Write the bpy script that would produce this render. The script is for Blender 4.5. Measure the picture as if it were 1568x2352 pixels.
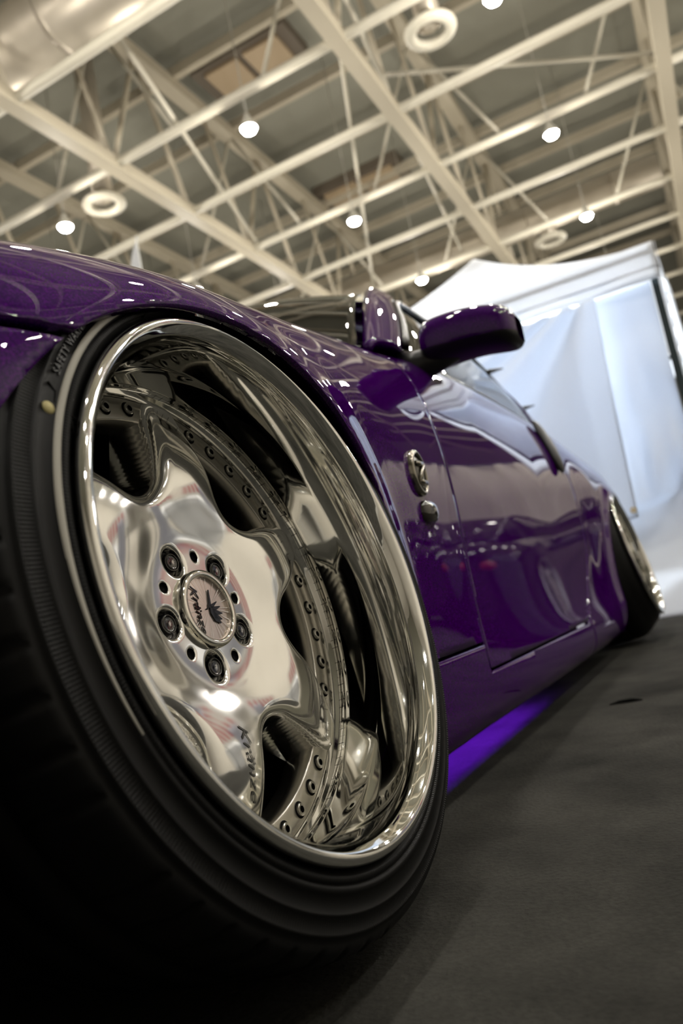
import bpy, bmesh, math, random
import numpy as np
from mathutils import Matrix, Vector

random.seed(7)
for o in list(bpy.data.objects):
    bpy.data.objects.remove(o)
scene = bpy.context.scene
COL = scene.collection
PI = math.pi

# ------------------------------------------------------------------ camera
CAM_LOC = Vector((-0.6201, -0.3487, 0.290))
RIGHT = Vector((0.44921139, -0.87434819, -0.18364196))
UP = Vector((-0.04335823, -0.22664082, 0.97301285))
BACK = Vector((-0.89237279, -0.42912606, -0.13971982))
cd = bpy.data.cameras.new('camera')
cd.sensor_fit = 'VERTICAL'
cd.sensor_height = 36.0
cd.lens = 1770.0 * 36.0 / 2352.0
cd.clip_start = 0.02
cd.clip_end = 300
cd.dof.use_dof = True
cd.dof.focus_distance = 0.80
cd.dof.aperture_fstop = 4.8
camera = bpy.data.objects.new('camera', cd)
COL.objects.link(camera)
camera.matrix_world = Matrix(((RIGHT.x, UP.x, BACK.x, CAM_LOC.x), (RIGHT.y, UP.y, BACK.y, CAM_LOC.y),
                              (RIGHT.z, UP.z, BACK.z, CAM_LOC.z), (0, 0, 0, 1)))
scene.camera = camera

# ------------------------------------------------------------------ world, exposure
world = bpy.data.worlds.new('hall_air')
scene.world = world
world.use_nodes = True
world.node_tree.nodes['Background'].inputs[0].default_value = (0.9, 0.85, 0.7, 1)
world.node_tree.nodes['Background'].inputs[1].default_value = 0.02
scene.view_settings.view_transform = 'Standard'
scene.view_settings.look = 'None'
scene.view_settings.exposure = 0.0
scene.view_settings.gamma = 1.0
scene.view_settings.use_curve_mapping = False
scene.cycles.caustics_reflective = False
scene.cycles.caustics_refractive = False
scene.cycles.sample_clamp_indirect = 6.0
scene.cycles.adaptive_threshold = 0.04
scene.cycles.max_bounces = 6
scene.cycles.diffuse_bounces = 2
scene.cycles.glossy_bounces = 4
scene.cycles.transmission_bounces = 3
scene.cycles.transparent_max_bounces = 8

LAMP_RADIANCE = 425.0          # high-bay lens
GLOW_WATTS = 140.0             # extra point light added under each lamp to lift ceiling and walls
LAMP_Z = 11.2


# ------------------------------------------------------------------ materials
def new_mat(name):
    m = bpy.data.materials.new(name)
    m.use_nodes = True
    return m, m.node_tree, m.node_tree.nodes['Principled BSDF']


def principled(name, col, rough=0.5, metal=0.0, spec=0.5, coat=0.0, coat_rough=0.03, emit=None, emit_s=0.0,
               noise=0.0, noise_scale=20.0, bump=0.0, bump_scale=100.0, sheen=0.0, rough_noise=0.0):
    m, nt, b = new_mat(name)
    b.inputs['Base Color'].default_value = (*col, 1)
    b.inputs['Roughness'].default_value = rough
    b.inputs['Metallic'].default_value = metal
    b.inputs['Specular IOR Level'].default_value = spec
    b.inputs['Coat Weight'].default_value = coat
    b.inputs['Coat Roughness'].default_value = coat_rough
    if sheen:
        b.inputs['Sheen Weight'].default_value = sheen
    if emit:
        b.inputs['Emission Color'].default_value = (*emit, 1)
        b.inputs['Emission Strength'].default_value = emit_s
    N, L = nt.nodes, nt.links
    if noise or bump or rough_noise:
        tc = N.new('ShaderNodeTexCoord')
    if noise:
        t = N.new('ShaderNodeTexNoise')
        t.inputs['Scale'].default_value = noise_scale
        t.inputs['Detail'].default_value = 5
        L.new(tc.outputs['Object'], t.inputs['Vector'])
        mx = N.new('ShaderNodeMix')
        mx.data_type = 'RGBA'
        mx.inputs['A'].default_value = (*[c * (1 - noise) for c in col], 1)
        mx.inputs['B'].default_value = (*[min(1, c * (1 + noise)) for c in col], 1)
        L.new(t.outputs['Fac'], mx.inputs['Factor'])
        L.new(mx.outputs['Result'], b.inputs['Base Color'])
    if rough_noise:
        t = N.new('ShaderNodeTexNoise')
        t.inputs['Scale'].default_value = 14
        t.inputs['Detail'].default_value = 4
        L.new(tc.outputs['Object'], t.inputs['Vector'])
        mr = N.new('ShaderNodeMapRange')
        mr.inputs['To Min'].default_value = max(0.0, rough - rough_noise)
        mr.inputs['To Max'].default_value = rough + rough_noise
        L.new(t.outputs['Fac'], mr.inputs['Value'])
        L.new(mr.outputs['Result'], b.inputs['Roughness'])
    if bump:
        t = N.new('ShaderNodeTexNoise')
        t.inputs['Scale'].default_value = bump_scale
        t.inputs['Detail'].default_value = 6
        L.new(tc.outputs['Object'], t.inputs['Vector'])
        bp = N.new('ShaderNodeBump')
        bp.inputs['Strength'].default_value = bump
        bp.inputs['Distance'].default_value = 0.01
        L.new(t.outputs['Fac'], bp.inputs['Height'])
        L.new(bp.outputs['Normal'], b.inputs['Normal'])
    return m


def paint(name, col, flake):
    """metallic car paint: fine flakes under a clear coat"""
    m, nt, b = new_mat(name)
    N, L = nt.nodes, nt.links
    tc = N.new('ShaderNodeTexCoord')
    v = N.new('ShaderNodeTexVoronoi')
    v.inputs['Scale'].default_value = 900
    L.new(tc.outputs['Object'], v.inputs['Vector'])
    mx = N.new('ShaderNodeMix')
    mx.data_type = 'RGBA'
    mx.inputs['A'].default_value = (*col, 1)
    mx.inputs['B'].default_value = (*flake, 1)
    sep = N.new('ShaderNodeSeparateColor')
    L.new(v.outputs['Color'], sep.inputs['Color'])
    mr = N.new('ShaderNodeMapRange')
    mr.inputs['From Min'].default_value = 0.55
    L.new(sep.outputs['Red'], mr.inputs['Value'])
    L.new(mr.outputs['Result'], mx.inputs['Factor'])
    L.new(mx.outputs['Result'], b.inputs['Base Color'])
    b.inputs['Metallic'].default_value = 0.0
    b.inputs['Roughness'].default_value = 0.6
    b.inputs['Specular IOR Level'].default_value = 0.0
    b.inputs['Coat Weight'].default_value = 1.0
    b.inputs['Coat Roughness'].default_value = 0.015
    b.inputs['Coat IOR'].default_value = 1.5
    return m


def glass(name, tint, keep):
    """thin tinted pane: Fresnel mirror over a tinted see-through layer"""
    m, nt, b = new_mat(name)
    N, L = nt.nodes, nt.links
    N.remove(b)
    out = N['Material Output']
    fr = N.new('ShaderNodeFresnel')
    fr.inputs['IOR'].default_value = 1.6
    tr = N.new('ShaderNodeBsdfTransparent')
    tr.inputs['Color'].default_value = (*[c * keep for c in tint], 1)
    gl = N.new('ShaderNodeBsdfGlossy')
    gl.inputs['Roughness'].default_value = 0.01
    mix = N.new('ShaderNodeMixShader')
    L.new(fr.outputs['Fac'], mix.inputs['Fac'])
    L.new(tr.outputs['BSDF'], mix.inputs[1])
    L.new(gl.outputs['BSDF'], mix.inputs[2])
    L.new(mix.outputs['Shader'], out.inputs['Surface'])
    return m


def rubber_sidewall():
    m, nt, b = new_mat('tyre_rubber')
    N, L = nt.nodes, nt.links
    b.inputs['Base Color'].default_value = (0.006, 0.006, 0.006, 1)
    b.inputs['Specular IOR Level'].default_value = 0.14
    tc = N.new('ShaderNodeTexCoord')
    sp = N.new('ShaderNodeSeparateXYZ')
    L.new(tc.outputs['Object'], sp.inputs['Vector'])
    at = N.new('ShaderNodeMath')
    at.operation = 'ARCTAN2'
    L.new(sp.outputs['X'], at.inputs[0])
    L.new(sp.outputs['Y'], at.inputs[1])
    mul = N.new('ShaderNodeMath')
    mul.operation = 'MULTIPLY'
    mul.inputs[1].default_value = 640
    L.new(at.outputs[0], mul.inputs[0])
    sn = N.new('ShaderNodeMath')
    sn.operation = 'SINE'
    L.new(mul.outputs[0], sn.inputs[0])
    # radius mask: the serrated bands of the sidewall
    x2 = N.new('ShaderNodeVectorMath')
    x2.operation = 'MULTIPLY'
    x2.inputs[1].default_value = (1, 1, 0)
    L.new(tc.outputs['Object'], x2.inputs[0])
    ln = N.new('ShaderNodeVectorMath')
    ln.operation = 'LENGTH'
    L.new(x2.outputs[0], ln.inputs[0])
    cr = N.new('ShaderNodeValToRGB')
    cr.color_ramp.interpolation = 'CONSTANT'
    els = cr.color_ramp.elements
    els[0].position, els[0].color = 0.0, (0, 0, 0, 1)
    els[1].position, els[1].color = 0.2605, (1, 1, 1, 1)
    for p, v in ((0.2665, 0), (0.2885, 1), (0.2995, 0)):
        e = els.new(p)
        e.color = (v, v, v, 1)
    L.new(ln.outputs['Value'], cr.inputs['Fac'])
    ml = N.new('ShaderNodeMath')
    ml.operation = 'MULTIPLY'
    L.new(sn.outputs[0], ml.inputs[0])
    L.new(cr.outputs['Color'], ml.inputs[1])
    bp = N.new('ShaderNodeBump')
    bp.inputs['Strength'].default_value = 0.35
    bp.inputs['Distance'].default_value = 0.0009
    L.new(ml.outputs[0], bp.inputs['Height'])
    L.new(bp.outputs['Normal'], b.inputs['Normal'])
    t = N.new('ShaderNodeTexNoise')
    t.inputs['Scale'].default_value = 9
    t.inputs['Detail'].default_value = 6
    L.new(tc.outputs['Object'], t.inputs['Vector'])
    mr = N.new('ShaderNodeMapRange')
    mr.inputs['To Min'].default_value = 0.34
    mr.inputs['To Max'].default_value = 0.58
    L.new(t.outputs['Fac'], mr.inputs['Value'])
    L.new(mr.outputs['Result'], b.inputs['Roughness'])
    return m


def carpet_mat():
    m, nt, b = new_mat('grey_carpet')
    N, L = nt.nodes, nt.links
    tc = N.new('ShaderNodeTexCoord')
    n1 = N.new('ShaderNodeTexNoise')
    n1.inputs['Scale'].default_value = 160
    n1.inputs['Detail'].default_value = 4
    n2 = N.new('ShaderNodeTexNoise')
    n2.inputs['Scale'].default_value = 3.5
    n2.inputs['Detail'].default_value = 6
    n2.inputs['Roughness'].default_value = 0.65
    L.new(tc.outputs['Object'], n1.inputs['Vector'])
    L.new(tc.outputs['Object'], n2.inputs['Vector'])
    cr = N.new('ShaderNodeValToRGB')
    cr.color_ramp.elements[0].position = 0.35
    cr.color_ramp.elements[0].color = (0.028, 0.0275, 0.024, 1)
    cr.color_ramp.elements[1].position = 0.68
    cr.color_ramp.elements[1].color = (0.080, 0.078, 0.068, 1)
    L.new(n2.outputs['Fac'], cr.inputs['Fac'])
    mx = N.new('ShaderNodeMix')
    mx.data_type = 'RGBA'
    mx.blend_type = 'MULTIPLY'
    mx.inputs['Factor'].default_value = 0.55
    L.new(cr.outputs['Color'], mx.inputs['A'])
    L.new(n1.outputs['Fac'], mx.inputs['B'])
    L.new(mx.outputs['Result'], b.inputs['Base Color'])
    b.inputs['Roughness'].default_value = 0.95
    b.inputs['Specular IOR Level'].default_value = 0.1
    bp = N.new('ShaderNodeBump')
    bp.inputs['Strength'].default_value = 0.5
    bp.inputs['Distance'].default_value = 0.004
    L.new(n1.outputs['Fac'], bp.inputs['Height'])
    L.new(bp.outputs['Normal'], b.inputs['Normal'])
    return m


def fabric(name, col, trans=0.3):
    m, nt, b = new_mat(name)
    N, L = nt.nodes, nt.links
    out = N['Material Output']
    b.inputs['Base Color'].default_value = (*col, 1)
    b.inputs['Roughness'].default_value = 0.75
    b.inputs['Specular IOR Level'].default_value = 0.2
    tl = N.new('ShaderNodeBsdfTranslucent')
    tl.inputs['Color'].default_value = (*col, 1)
    mix = N.new('ShaderNodeMixShader')
    mix.inputs['Fac'].default_value = trans
    L.new(b.outputs['BSDF'], mix.inputs[1])
    L.new(tl.outputs['BSDF'], mix.inputs[2])
    L.new(mix.outputs['Shader'], out.inputs['Surface'])
    return m


M = {}
M['purple'] = paint('purple_metallic_paint', (0.034, 0.0003, 0.090), (0.110, 0.001, 0.215))
M['black_paint'] = paint('black_metallic_paint', (0.004, 0.004, 0.006), (0.02, 0.02, 0.03))
M['chrome'] = principled('polished_alloy', (0.86, 0.84, 0.78), 0.075, 1.0, rough_noise=0.02)
M['barrel'] = principled('mirror_polished_lip', (0.90, 0.895, 0.86), 0.045, 1.0)
M['flange'] = principled('turned_alloy', (0.50, 0.48, 0.43), 0.26, 1.0)
M['face'] = principled('polished_spoke_alloy', (0.95, 0.945, 0.925), 0.105, 1.0, rough_noise=0.025)
M['bolt'] = principled('bolt_steel', (0.55, 0.54, 0.50), 0.2, 1.0)
M['black'] = principled('black_plastic', (0.006, 0.006, 0.007), 0.35)
M['gloss_black'] = principled('gloss_black', (0.004, 0.004, 0.005), 0.08, coat=1.0)
M['matte_black'] = principled('matte_black', (0.004, 0.004, 0.004), 0.9, spec=0.1)
M['rubber'] = rubber_sidewall()
M['lit_rib'] = principled('lit_rib_tone', (0.42, 0.40, 0.34), 0.55)  # sheen of the tyre rib put into a pale colour
M['yellow_dot'] = principled('yellow_mark', (0.55, 0.48, 0.22), 0.6)
M['glass'] = glass('tinted_window_glass', (0.75, 0.85, 0.75), 0.55)
M['lamp_glass'] = principled('smoked_lamp_lens', (0.03, 0.025, 0.018), 0.06, coat=1.0)
M['head_glass'] = glass('headlight_glass', (0.95, 0.97, 1.0), 0.9)
M['emblem'] = principled('antique_chrome', (0.36, 0.34, 0.29), 0.15, 1.0)
M['emblem_dark'] = principled('emblem_ground', (0.12, 0.115, 0.10), 0.25, 0.8)
M['cap_face'] = principled('brushed_cap_disc', (0.80, 0.70, 0.66), 0.25, 0.9)
M['cap_ray'] = principled('cap_ray_line', (0.95, 0.92, 0.86), 0.2, 0.6)
M['letter_dark'] = principled('engraved_letter', (0.10, 0.10, 0.095), 0.35, 0.7)
M['trim_black'] = principled('window_seal_rubber', (0.006, 0.007, 0.006), 0.3)
M['interior'] = principled('dark_interior', (0.02, 0.02, 0.021), 0.7)
M['seat'] = principled('charcoal_leather', (0.03, 0.03, 0.032), 0.5)
M['mirror_glass'] = principled('mirror_glass', (0.8, 0.82, 0.85), 0.02, 1.0)
M['led'] = principled('violet_led', (0.1, 0.02, 0.3), 0.4, emit=(0.20, 0.015, 1.0), emit_s=110.0)
M['tail_red'] = principled('red_tail_lens', (0.35, 0.01, 0.01), 0.1, coat=1.0)
M['carpet'] = carpet_mat()
M['concrete'] = principled('pale_hall_floor', (0.42, 0.41, 0.38), 0.6, noise=0.1, noise_scale=0.4)
M['deck'] = principled('roof_deck_steel', (0.34, 0.335, 0.28), 0.7, noise=0.06, noise_scale=0.6)
M['truss'] = principled('cream_truss_paint', (0.56, 0.50, 0.39), 0.5)
M['purlin'] = principled('pale_purlin_paint', (0.64, 0.60, 0.50), 0.5)
M['duct'] = principled('galvanised_duct', (0.62, 0.56, 0.47), 0.4, 0.55, noise=0.15, noise_scale=1.2)
M['hatch_frame'] = principled('hatch_frame_brown', (0.16, 0.13, 0.10), 0.6)
M['hatch_panel'] = principled('hatch_panel_tan', (0.50, 0.38, 0.25), 0.6)
M['housing'] = principled('lamp_housing', (0.5, 0.48, 0.42), 0.5)
M['lens'] = principled('lamp_lens', (1, 1, 1), 0.5, emit=(1.0, 0.96, 0.90), emit_s=LAMP_RADIANCE)
M['wall'] = principled('hall_wall_beige', (0.58, 0.545, 0.48), 0.8, noise=0.08, noise_scale=0.5)
M['tent'] = fabric('white_tent_canvas', (0.92, 0.93, 0.95), 0.42)
M['tent_wall'] = fabric('white_tent_wall', (0.84, 0.885, 0.96), 0.38)
M['pole'] = principled('dark_tent_pole', (0.05, 0.07, 0.075), 0.4, 0.4)
M['brass'] = principled('brass_eyelet', (0.75, 0.55, 0.2), 0.3, 1.0)
M['red'] = principled('red_fabric', (0.55, 0.012, 0.02), 0.6)
M['white_panel'] = principled('white_panel', (0.80, 0.79, 0.75), 0.6)
M['grey_banner'] = principled('grey_banner', (0.36, 0.37, 0.44), 0.7)
M['cream_panel'] = principled('cream_panel', (0.80, 0.72, 0.52), 0.6)


# ------------------------------------------------------------------ mesh helpers
def mesh_obj(name, verts, faces, mat, parent=None, smooth=True, label=None):
    me = bpy.data.meshes.new(name)
    me.from_pydata([tuple(map(float, v)) for v in verts], [], [tuple(map(int, f)) for f in faces])
    me.materials.append(M[mat] if isinstance(mat, str) else mat)
    if smooth:
        me.polygons.foreach_set('use_smooth', [True] * len(me.polygons))
    me.update()
    o = bpy.data.objects.new(name, me)
    COL.objects.link(o)
    if parent is not None:
        o.parent = parent
    if label:
        o['label'] = label
    return o


def empty(name, loc=(0, 0, 0), label=None, cat=None, group=None, parent=None):
    o = bpy.data.objects.new(name, None)
    o.empty_display_size = 0.1
    COL.objects.link(o)
    o.location = loc
    if parent is not None:
        o.parent = parent
    tag(o, label, cat, group)
    return o


def tag(o, label=None, cat=None, group=None, kind=None):
    if label:
        o['label'] = label
    if cat:
        o['category'] = cat
    if group:
        o['group'] = group
    if kind:
        o['kind'] = kind
    return o


def copy_part(o, parent):
    c = o.copy()
    COL.objects.link(c)
    c.parent = parent
    return c


def copy_tree(o, parent=None, skip=()):
    c = o.copy()
    COL.objects.link(c)
    c.parent = parent
    for ch in o.children:
        if ch.name.split('.')[0] not in skip:
            copy_tree(ch, c, skip)
    return c


def box_geo(x0, x1, y0, y1, z0, z1):
    v = [(x0, y0, z0), (x1, y0, z0), (x1, y1, z0), (x0, y1, z0), (x0, y0, z1), (x1, y0, z1), (x1, y1, z1), (x0, y1, z1)]
    f = [(0, 3, 2, 1), (4, 5, 6, 7), (0, 1, 5, 4), (1, 2, 6, 5), (2, 3, 7, 6), (3, 0, 4, 7)]
    return v, f


def box(name, x0, x1, y0, y1, z0, z1, mat, parent=None, bevel=0.0):
    v, f = box_geo(x0, x1, y0, y1, z0, z1)
    o = mesh_obj(name, v, f, mat, parent, smooth=False)
    if bevel:
        md = o.modifiers.new('bevel', 'BEVEL')
        md.width = bevel
        md.segments = 3
    return o


def tube_geo(pts, rad, n=8, closed=False, caps=True):
    """sweep a circle along a polyline"""
    pts = [Vector(p) for p in pts]
    V, F = [], []
    m = len(pts)
    prev = None
    for i, p in enumerate(pts):
        if closed:
            t = pts[(i + 1) % m] - pts[i - 1]
        else:
            t = pts[min(i + 1, m - 1)] - pts[max(i - 1, 0)]
        t.normalize()
        a = Vector((0, 0, 1)) if abs(t.z) < 0.9 else Vector((1, 0, 0))
        if prev is not None:
            a = prev
        u = (a - t * a.dot(t)).normalized()
        prev = u
        w = t.cross(u)
        r = rad[i] if hasattr(rad, '__len__') else rad
        for k in range(n):
            an = 2 * PI * k / n
            V.append(tuple(p + u * (math.cos(an) * r) + w * (math.sin(an) * r)))
    segs = m if closed else m - 1
    for i in range(segs):
        j = (i + 1) % m
        for k in range(n):
            k2 = (k + 1) % n
            F.append((i * n + k, i * n + k2, j * n + k2, j * n + k))
    if caps and not closed:
        F.append(tuple(range(n - 1, -1, -1)))
        F.append(tuple((m - 1) * n + k for k in range(n)))
    return V, F


def tube(name, pts, rad, mat, parent=None, n=8, closed=False):
    v, f = tube_geo(pts, rad, n, closed)
    return mesh_obj(name, v, f, mat, parent)


def lathe_geo(prof, n=96, disp=None, closed_prof=False):
    """prof: list of (r, d); axis = local z, depth d goes to -z; polar angle from +y towards +x"""
    V, F = [], []
    m = len(prof)
    for k in range(n):
        th = 2 * PI * k / n
        s, c = math.sin(th), math.cos(th)
        for i, (r, d) in enumerate(prof):
            if disp:
                r, d = disp(r, d, th, i)
            V.append((r * s, r * c, -d))
    for k in range(n):
        k2 = (k + 1) % n
        for i in range(m if closed_prof else m - 1):
            j = (i + 1) % m
            F.append((k * m + i, k * m + j, k2 * m + j, k2 * m + i))
    return V, F


def lathe(name, prof, mat, parent=None, n=96, disp=None, closed_prof=False):
    v, f = lathe_geo(prof, n, disp, closed_prof)
    return mesh_obj(name, v, f, mat, parent)


def smooth_prof(pts, per=4):
    """Catmull-Rom through profile points"""
    P = np.array(pts, float)
    out = []
    for i in range(len(P) - 1):
        p0, p1, p2, p3 = P[max(i - 1, 0)], P[i], P[i + 1], P[min(i + 2, len(P) - 1)]
        for t in np.arange(per) / per:
            out.append(0.5 * ((2 * p1) + (-p0 + p2) * t + (2 * p0 - 5 * p1 + 4 * p2 - p3) * t * t + (-p0 + 3 * p1 - 3 * p2 + p3) * t ** 3))
    out.append(P[-1])
    return [tuple(q) for q in out]


def clip(V, F, val):
    """keep the part of a polygon mesh where val >= 0 (linear cut)"""
    V = [tuple(v) for v in V]
    val = list(map(float, val))
    cache = {}

    def cut(a, b):
        k = (a, b) if a < b else (b, a)
        if k not in cache:
            t = val[a] / (val[a] - val[b])
            va, vb = V[a], V[b]
            V.append(tuple(va[q] + (vb[q] - va[q]) * t for q in range(len(va))))
            val.append(0.0)
            cache[k] = len(V) - 1
        return cache[k]
    out = []
    for f in F:
        s = [val[i] >= 0 for i in f]
        if all(s):
            out.append(tuple(f))
        elif any(s):
            g = []
            for i in range(len(f)):
                a, b = f[i], f[(i + 1) % len(f)]
                if s[i]:
                    g.append(a)
                if s[i] != s[(i + 1) % len(f)]:
                    g.append(cut(a, b))
            g2 = [q for i, q in enumerate(g) if q != g[i - 1]]
            if len(g2) >= 3:
                out.append(tuple(g2))
    used = sorted({i for f in out for i in f})
    mp = {o_: n_ for n_, o_ in enumerate(used)}
    return [V[i] for i in used], [tuple(mp[i] for i in f) for f in out]


def weld(V, F, tol=1e-6):
    d, mp, W = {}, [], []
    for v in V:
        k = tuple(int(round(c / tol)) for c in v)
        if k not in d:
            d[k] = len(W)
            W.append(v)
        mp.append(d[k])
    G = []
    for f in F:
        g = [mp[i] for i in f]
        g = [q for i, q in enumerate(g) if q != g[i - 1]]
        if len(g) >= 3 and len(set(g)) == len(g):
            G.append(tuple(g))
    return W, G


def boundary_edges(F):
    cnt = {}
    for f in F:
        for i in range(len(f)):
            a, b = f[i], f[(i + 1) % len(f)]
            cnt[(a, b)] = cnt.get((a, b), 0) + 1
    return [(a, b) for (a, b) in cnt if (b, a) not in cnt]


def text_geo(body, size, extrude=0.0, shear=0.0, align='CENTER', space=1.0):
    c = bpy.data.curves.new('lettering', 'FONT')
    c.body = body
    c.size = size
    c.extrude = extrude
    c.shear = shear
    c.align_x = align
    c.align_y = 'CENTER'
    c.space_character = space
    c.resolution_u = 3
    o = bpy.data.objects.new('lettering', c)
    COL.objects.link(o)
    dg = bpy.context.evaluated_depsgraph_get()
    me = bpy.data.meshes.new_from_object(o.evaluated_get(dg))
    V = [tuple(v.co) for v in me.vertices]
    F = [tuple(p.vertices) for p in me.polygons]
    bpy.data.objects.remove(o)
    bpy.data.curves.remove(c)
    bpy.data.meshes.remove(me)
    return V, F


def solidify(o, t, offset=-1.0):
    md = o.modifiers.new('thickness', 'SOLIDIFY')
    md.thickness = t
    md.offset = offset
    md.use_even_offset = False
    return md


# ================================================================== THE HALL
def structure(o):
    o['kind'] = 'structure'
    return o


HX0, HX1, HY0, HY1, HZ = -22.0, 62.0, -16.0, 40.0, 16.6
f_ = structure(mesh_obj('floor', *box_geo(HX0, HX1, HY0, HY1, -0.25, -0.006), 'concrete', smooth=False))
tag(mesh_obj('show_carpet', *box_geo(-7.0, 15.0, -6.5, 5.5, -0.006, 0.0), 'carpet', smooth=False), 'dark grey show carpet laid under the purple car and the tent', 'carpet')
c_ = structure(mesh_obj('ceiling', *box_geo(HX0, HX1, HY0, HY1, HZ, HZ + 0.3), 'deck', smooth=False))
structure(mesh_obj('wall_front', *box_geo(HX0 - 0.3, HX0, HY0, HY1, 0, HZ), 'wall', smooth=False))
structure(mesh_obj('wall_back', *box_geo(HX1, HX1 + 0.3, HY0, HY1, 0, HZ), 'wall', smooth=False))
structure(mesh_obj('wall_right', *box_geo(HX0, HX1, HY0 - 0.3, HY0, 0, HZ), 'wall', smooth=False))
structure(mesh_obj('wall_left', *box_geo(HX0, HX1, HY1, HY1 + 0.3, 0, HZ), 'wall', smooth=False))

# main trusses run along x, purlins along y
ZL, ZU = 12.0, 15.9
TRUSS_Y = [-7.7, -1.62, 4.32, 10.5, 16.7, 22.9]
PUR_X = [1.2, 4.2, 7.2, 10.15, 13.1, 16.05, 19.0, 22.0, 25.1, 28.1, 31.1, 34.1, 37.1, 40.1]
TR_X0, TR_X1 = -4.0, 46.0


def bar_geo(a, b, w, h):
    """square bar between two points"""
    a, b = Vector(a), Vector(b)
    t = (b - a).normalized()
    s = Vector((0, 0, 1)) if abs(t.z) < 0.95 else Vector((0, 1, 0))
    u = t.cross(s).normalized()
    s = u.cross(t)
    V = []
    for p in (a, b):
        for i, j in ((-1, -1), (1, -1), (1, 1), (-1, 1)):
            V.append(tuple(p + u * (i * w / 2) + s * (j * h / 2)))
    return V, [(0, 3, 2, 1), (4, 5, 6, 7), (0, 1, 5, 4), (1, 2, 6, 5), (2, 3, 7, 6), (3, 0, 4, 7)]


TRUSS_LABEL = ['cream roof truss right of everything in view, over the aisle',
               'cream steel roof truss along the right edge of the picture',
               'cream steel roof truss descending to the peak of the white tent',
               'cream steel roof truss crossing the ceiling at left above the purple fender',
               'cream steel roof truss low at far left just above the fender',
               'cream roof truss farthest left, behind the others']
for ti, ty in enumerate(TRUSS_Y):
    t = empty('roof_truss', (0, ty, 0), TRUSS_LABEL[ti], 'roof truss', 'main roof trusses')
    mesh_obj('lower_chord', *bar_geo((TR_X0, 0, ZL), (TR_X1, 0, ZL), 0.34, 0.32), 'truss', t, smooth=False)
    mesh_obj('upper_chord', *bar_geo((TR_X0, 0, ZU), (TR_X1, 0, ZU), 0.42, 0.34), 'truss', t, smooth=False)
    if ti in (0, 5):
        continue
    for i in range(len(PUR_X) - 1):
        if PUR_X[i] < 3:
            continue
        xm = (PUR_X[i] + PUR_X[i + 1]) / 2
        if i % 2 == 0:
            for xa in (PUR_X[i], PUR_X[i + 1]):
                mesh_obj('web_member', *tube_geo([(xa, 0, ZL), (xm, 0, ZU)], 0.075, 6), 'truss', t)
        else:
            mesh_obj('web_member', *tube_geo([(PUR_X[i + 1], 0, ZL), (xm, 0, ZU)], 0.06, 6), 'truss', t)

PUR_LABEL = ['over the car bonnet', 'above the car', 'nearest the top left corner', 'at the top left corner',
             'crossing under the leftmost pair of tan hatch panels', 'crossing just below the bright lamp at upper left centre',
             'fourth from the top at left', 'fifth from the top at left, ending over the tent',
             'beside the round duct behind the tent', 'first beyond the round duct', 'second beyond the round duct',
             'third beyond the round duct', 'fourth beyond the round duct', 'farthest of all']
for i, px in enumerate(PUR_X):
    p = empty('roof_purlin', (px, 0, 0), 'pale steel ceiling pipe ' + PUR_LABEL[i], 'roof purlin', 'cross pipes of the roof')
    mesh_obj('lower_pipe', *tube_geo([(0, -9, ZL), (0, 24, ZL)], 0.115, 8), 'purlin', p)
    mesh_obj('upper_rail', *bar_geo((0, -9, ZU + 0.25), (0, 24, ZU + 0.25), 0.2, 0.3), 'truss', p, smooth=False)
    if 9 < px < 30:
        for ty in TRUSS_Y[1:5]:
            # knee braces fanning down from the upper chord to the pipe
            for dy in ((-1.9, 1.9) if i % 2 == 0 else ()):
                mesh_obj('knee_brace', *tube_geo([(0, ty, ZU), (0, ty + dy, ZL)], 0.05, 6), 'purlin', p)

# long plan braces between the trusses
for k, (a, b, lab) in enumerate([
        ((10.3, 7.75, 12.2), (22.3, 11.2, 12.2), 'thin diagonal ceiling rod crossing left of the upper left lamp'),
        ((13.1, 4.3, 12.25), (25.1, 9.0, 12.2), 'thin diagonal ceiling rod below the upper left lamp'),
        ((16.05, 4.32, 13.0), (19.0, -1.6, 12.3), 'thin diagonal ceiling rod at upper right between two trusses'),
        ((9.0, 3.4, 12.6), (25.0, 5.5, 12.3), 'thin ceiling rod beside the truss above the tent')]):
    tag(tube('brace_rod', [a, b], 0.055, 'purlin', n=6), lab, 'brace rod', 'thin ceiling braces')


# ducts and round diffusers
def duct(x, z, y0, y1, r, lab):
    d = empty('air_duct', (x, 0, z), lab, 'air duct', 'round air ducts')
    mesh_obj('duct_pipe', *tube_geo([(0, y0, 0), (0, y1, 0)], r, 20), 'duct', d)
    y = y0 + 1.5
    while y < y1:
        mesh_obj('joint_band', *tube_geo([(0, y - 0.06, 0), (0, y + 0.06, 0)], r * 1.035, 20), 'duct', d)
        y += 3.0
    return d


duct(26.9, 13.2, -1.2, 20.0, 0.55, 'round galvanised air duct crossing the ceiling behind the tent')
duct(10.6, 13.6, 4.8, 20.0, 0.75, 'wide shiny air duct in the top left corner')


def diffuser(x, y, z, ztop, lab):
    d = empty('air_diffuser', (x, y, z), lab, 'air diffuser', 'round ring air diffusers')
    v, f = lathe_geo(smooth_prof([(0.36, 0.0), (0.50, 0.02), (0.56, 0.10), (0.50, 0.18), (0.36, 0.20), (0.30, 0.10), (0.36, 0.0)], 3), 32)
    mesh_obj('outer_ring', v, f, 'purlin', d)
    v, f = lathe_geo([(0.02, 0.05), (0.16, 0.05), (0.18, 0.0), (0.16, -0.05), (0.02, -0.05)], 24)
    mesh_obj('centre_disc', v, f, 'duct', d)
    mesh_obj('neck', *tube_geo([(0, 0, 0.03), (0, 0, ztop - z)], 0.27, 16), 'duct', d)
    return d


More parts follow.
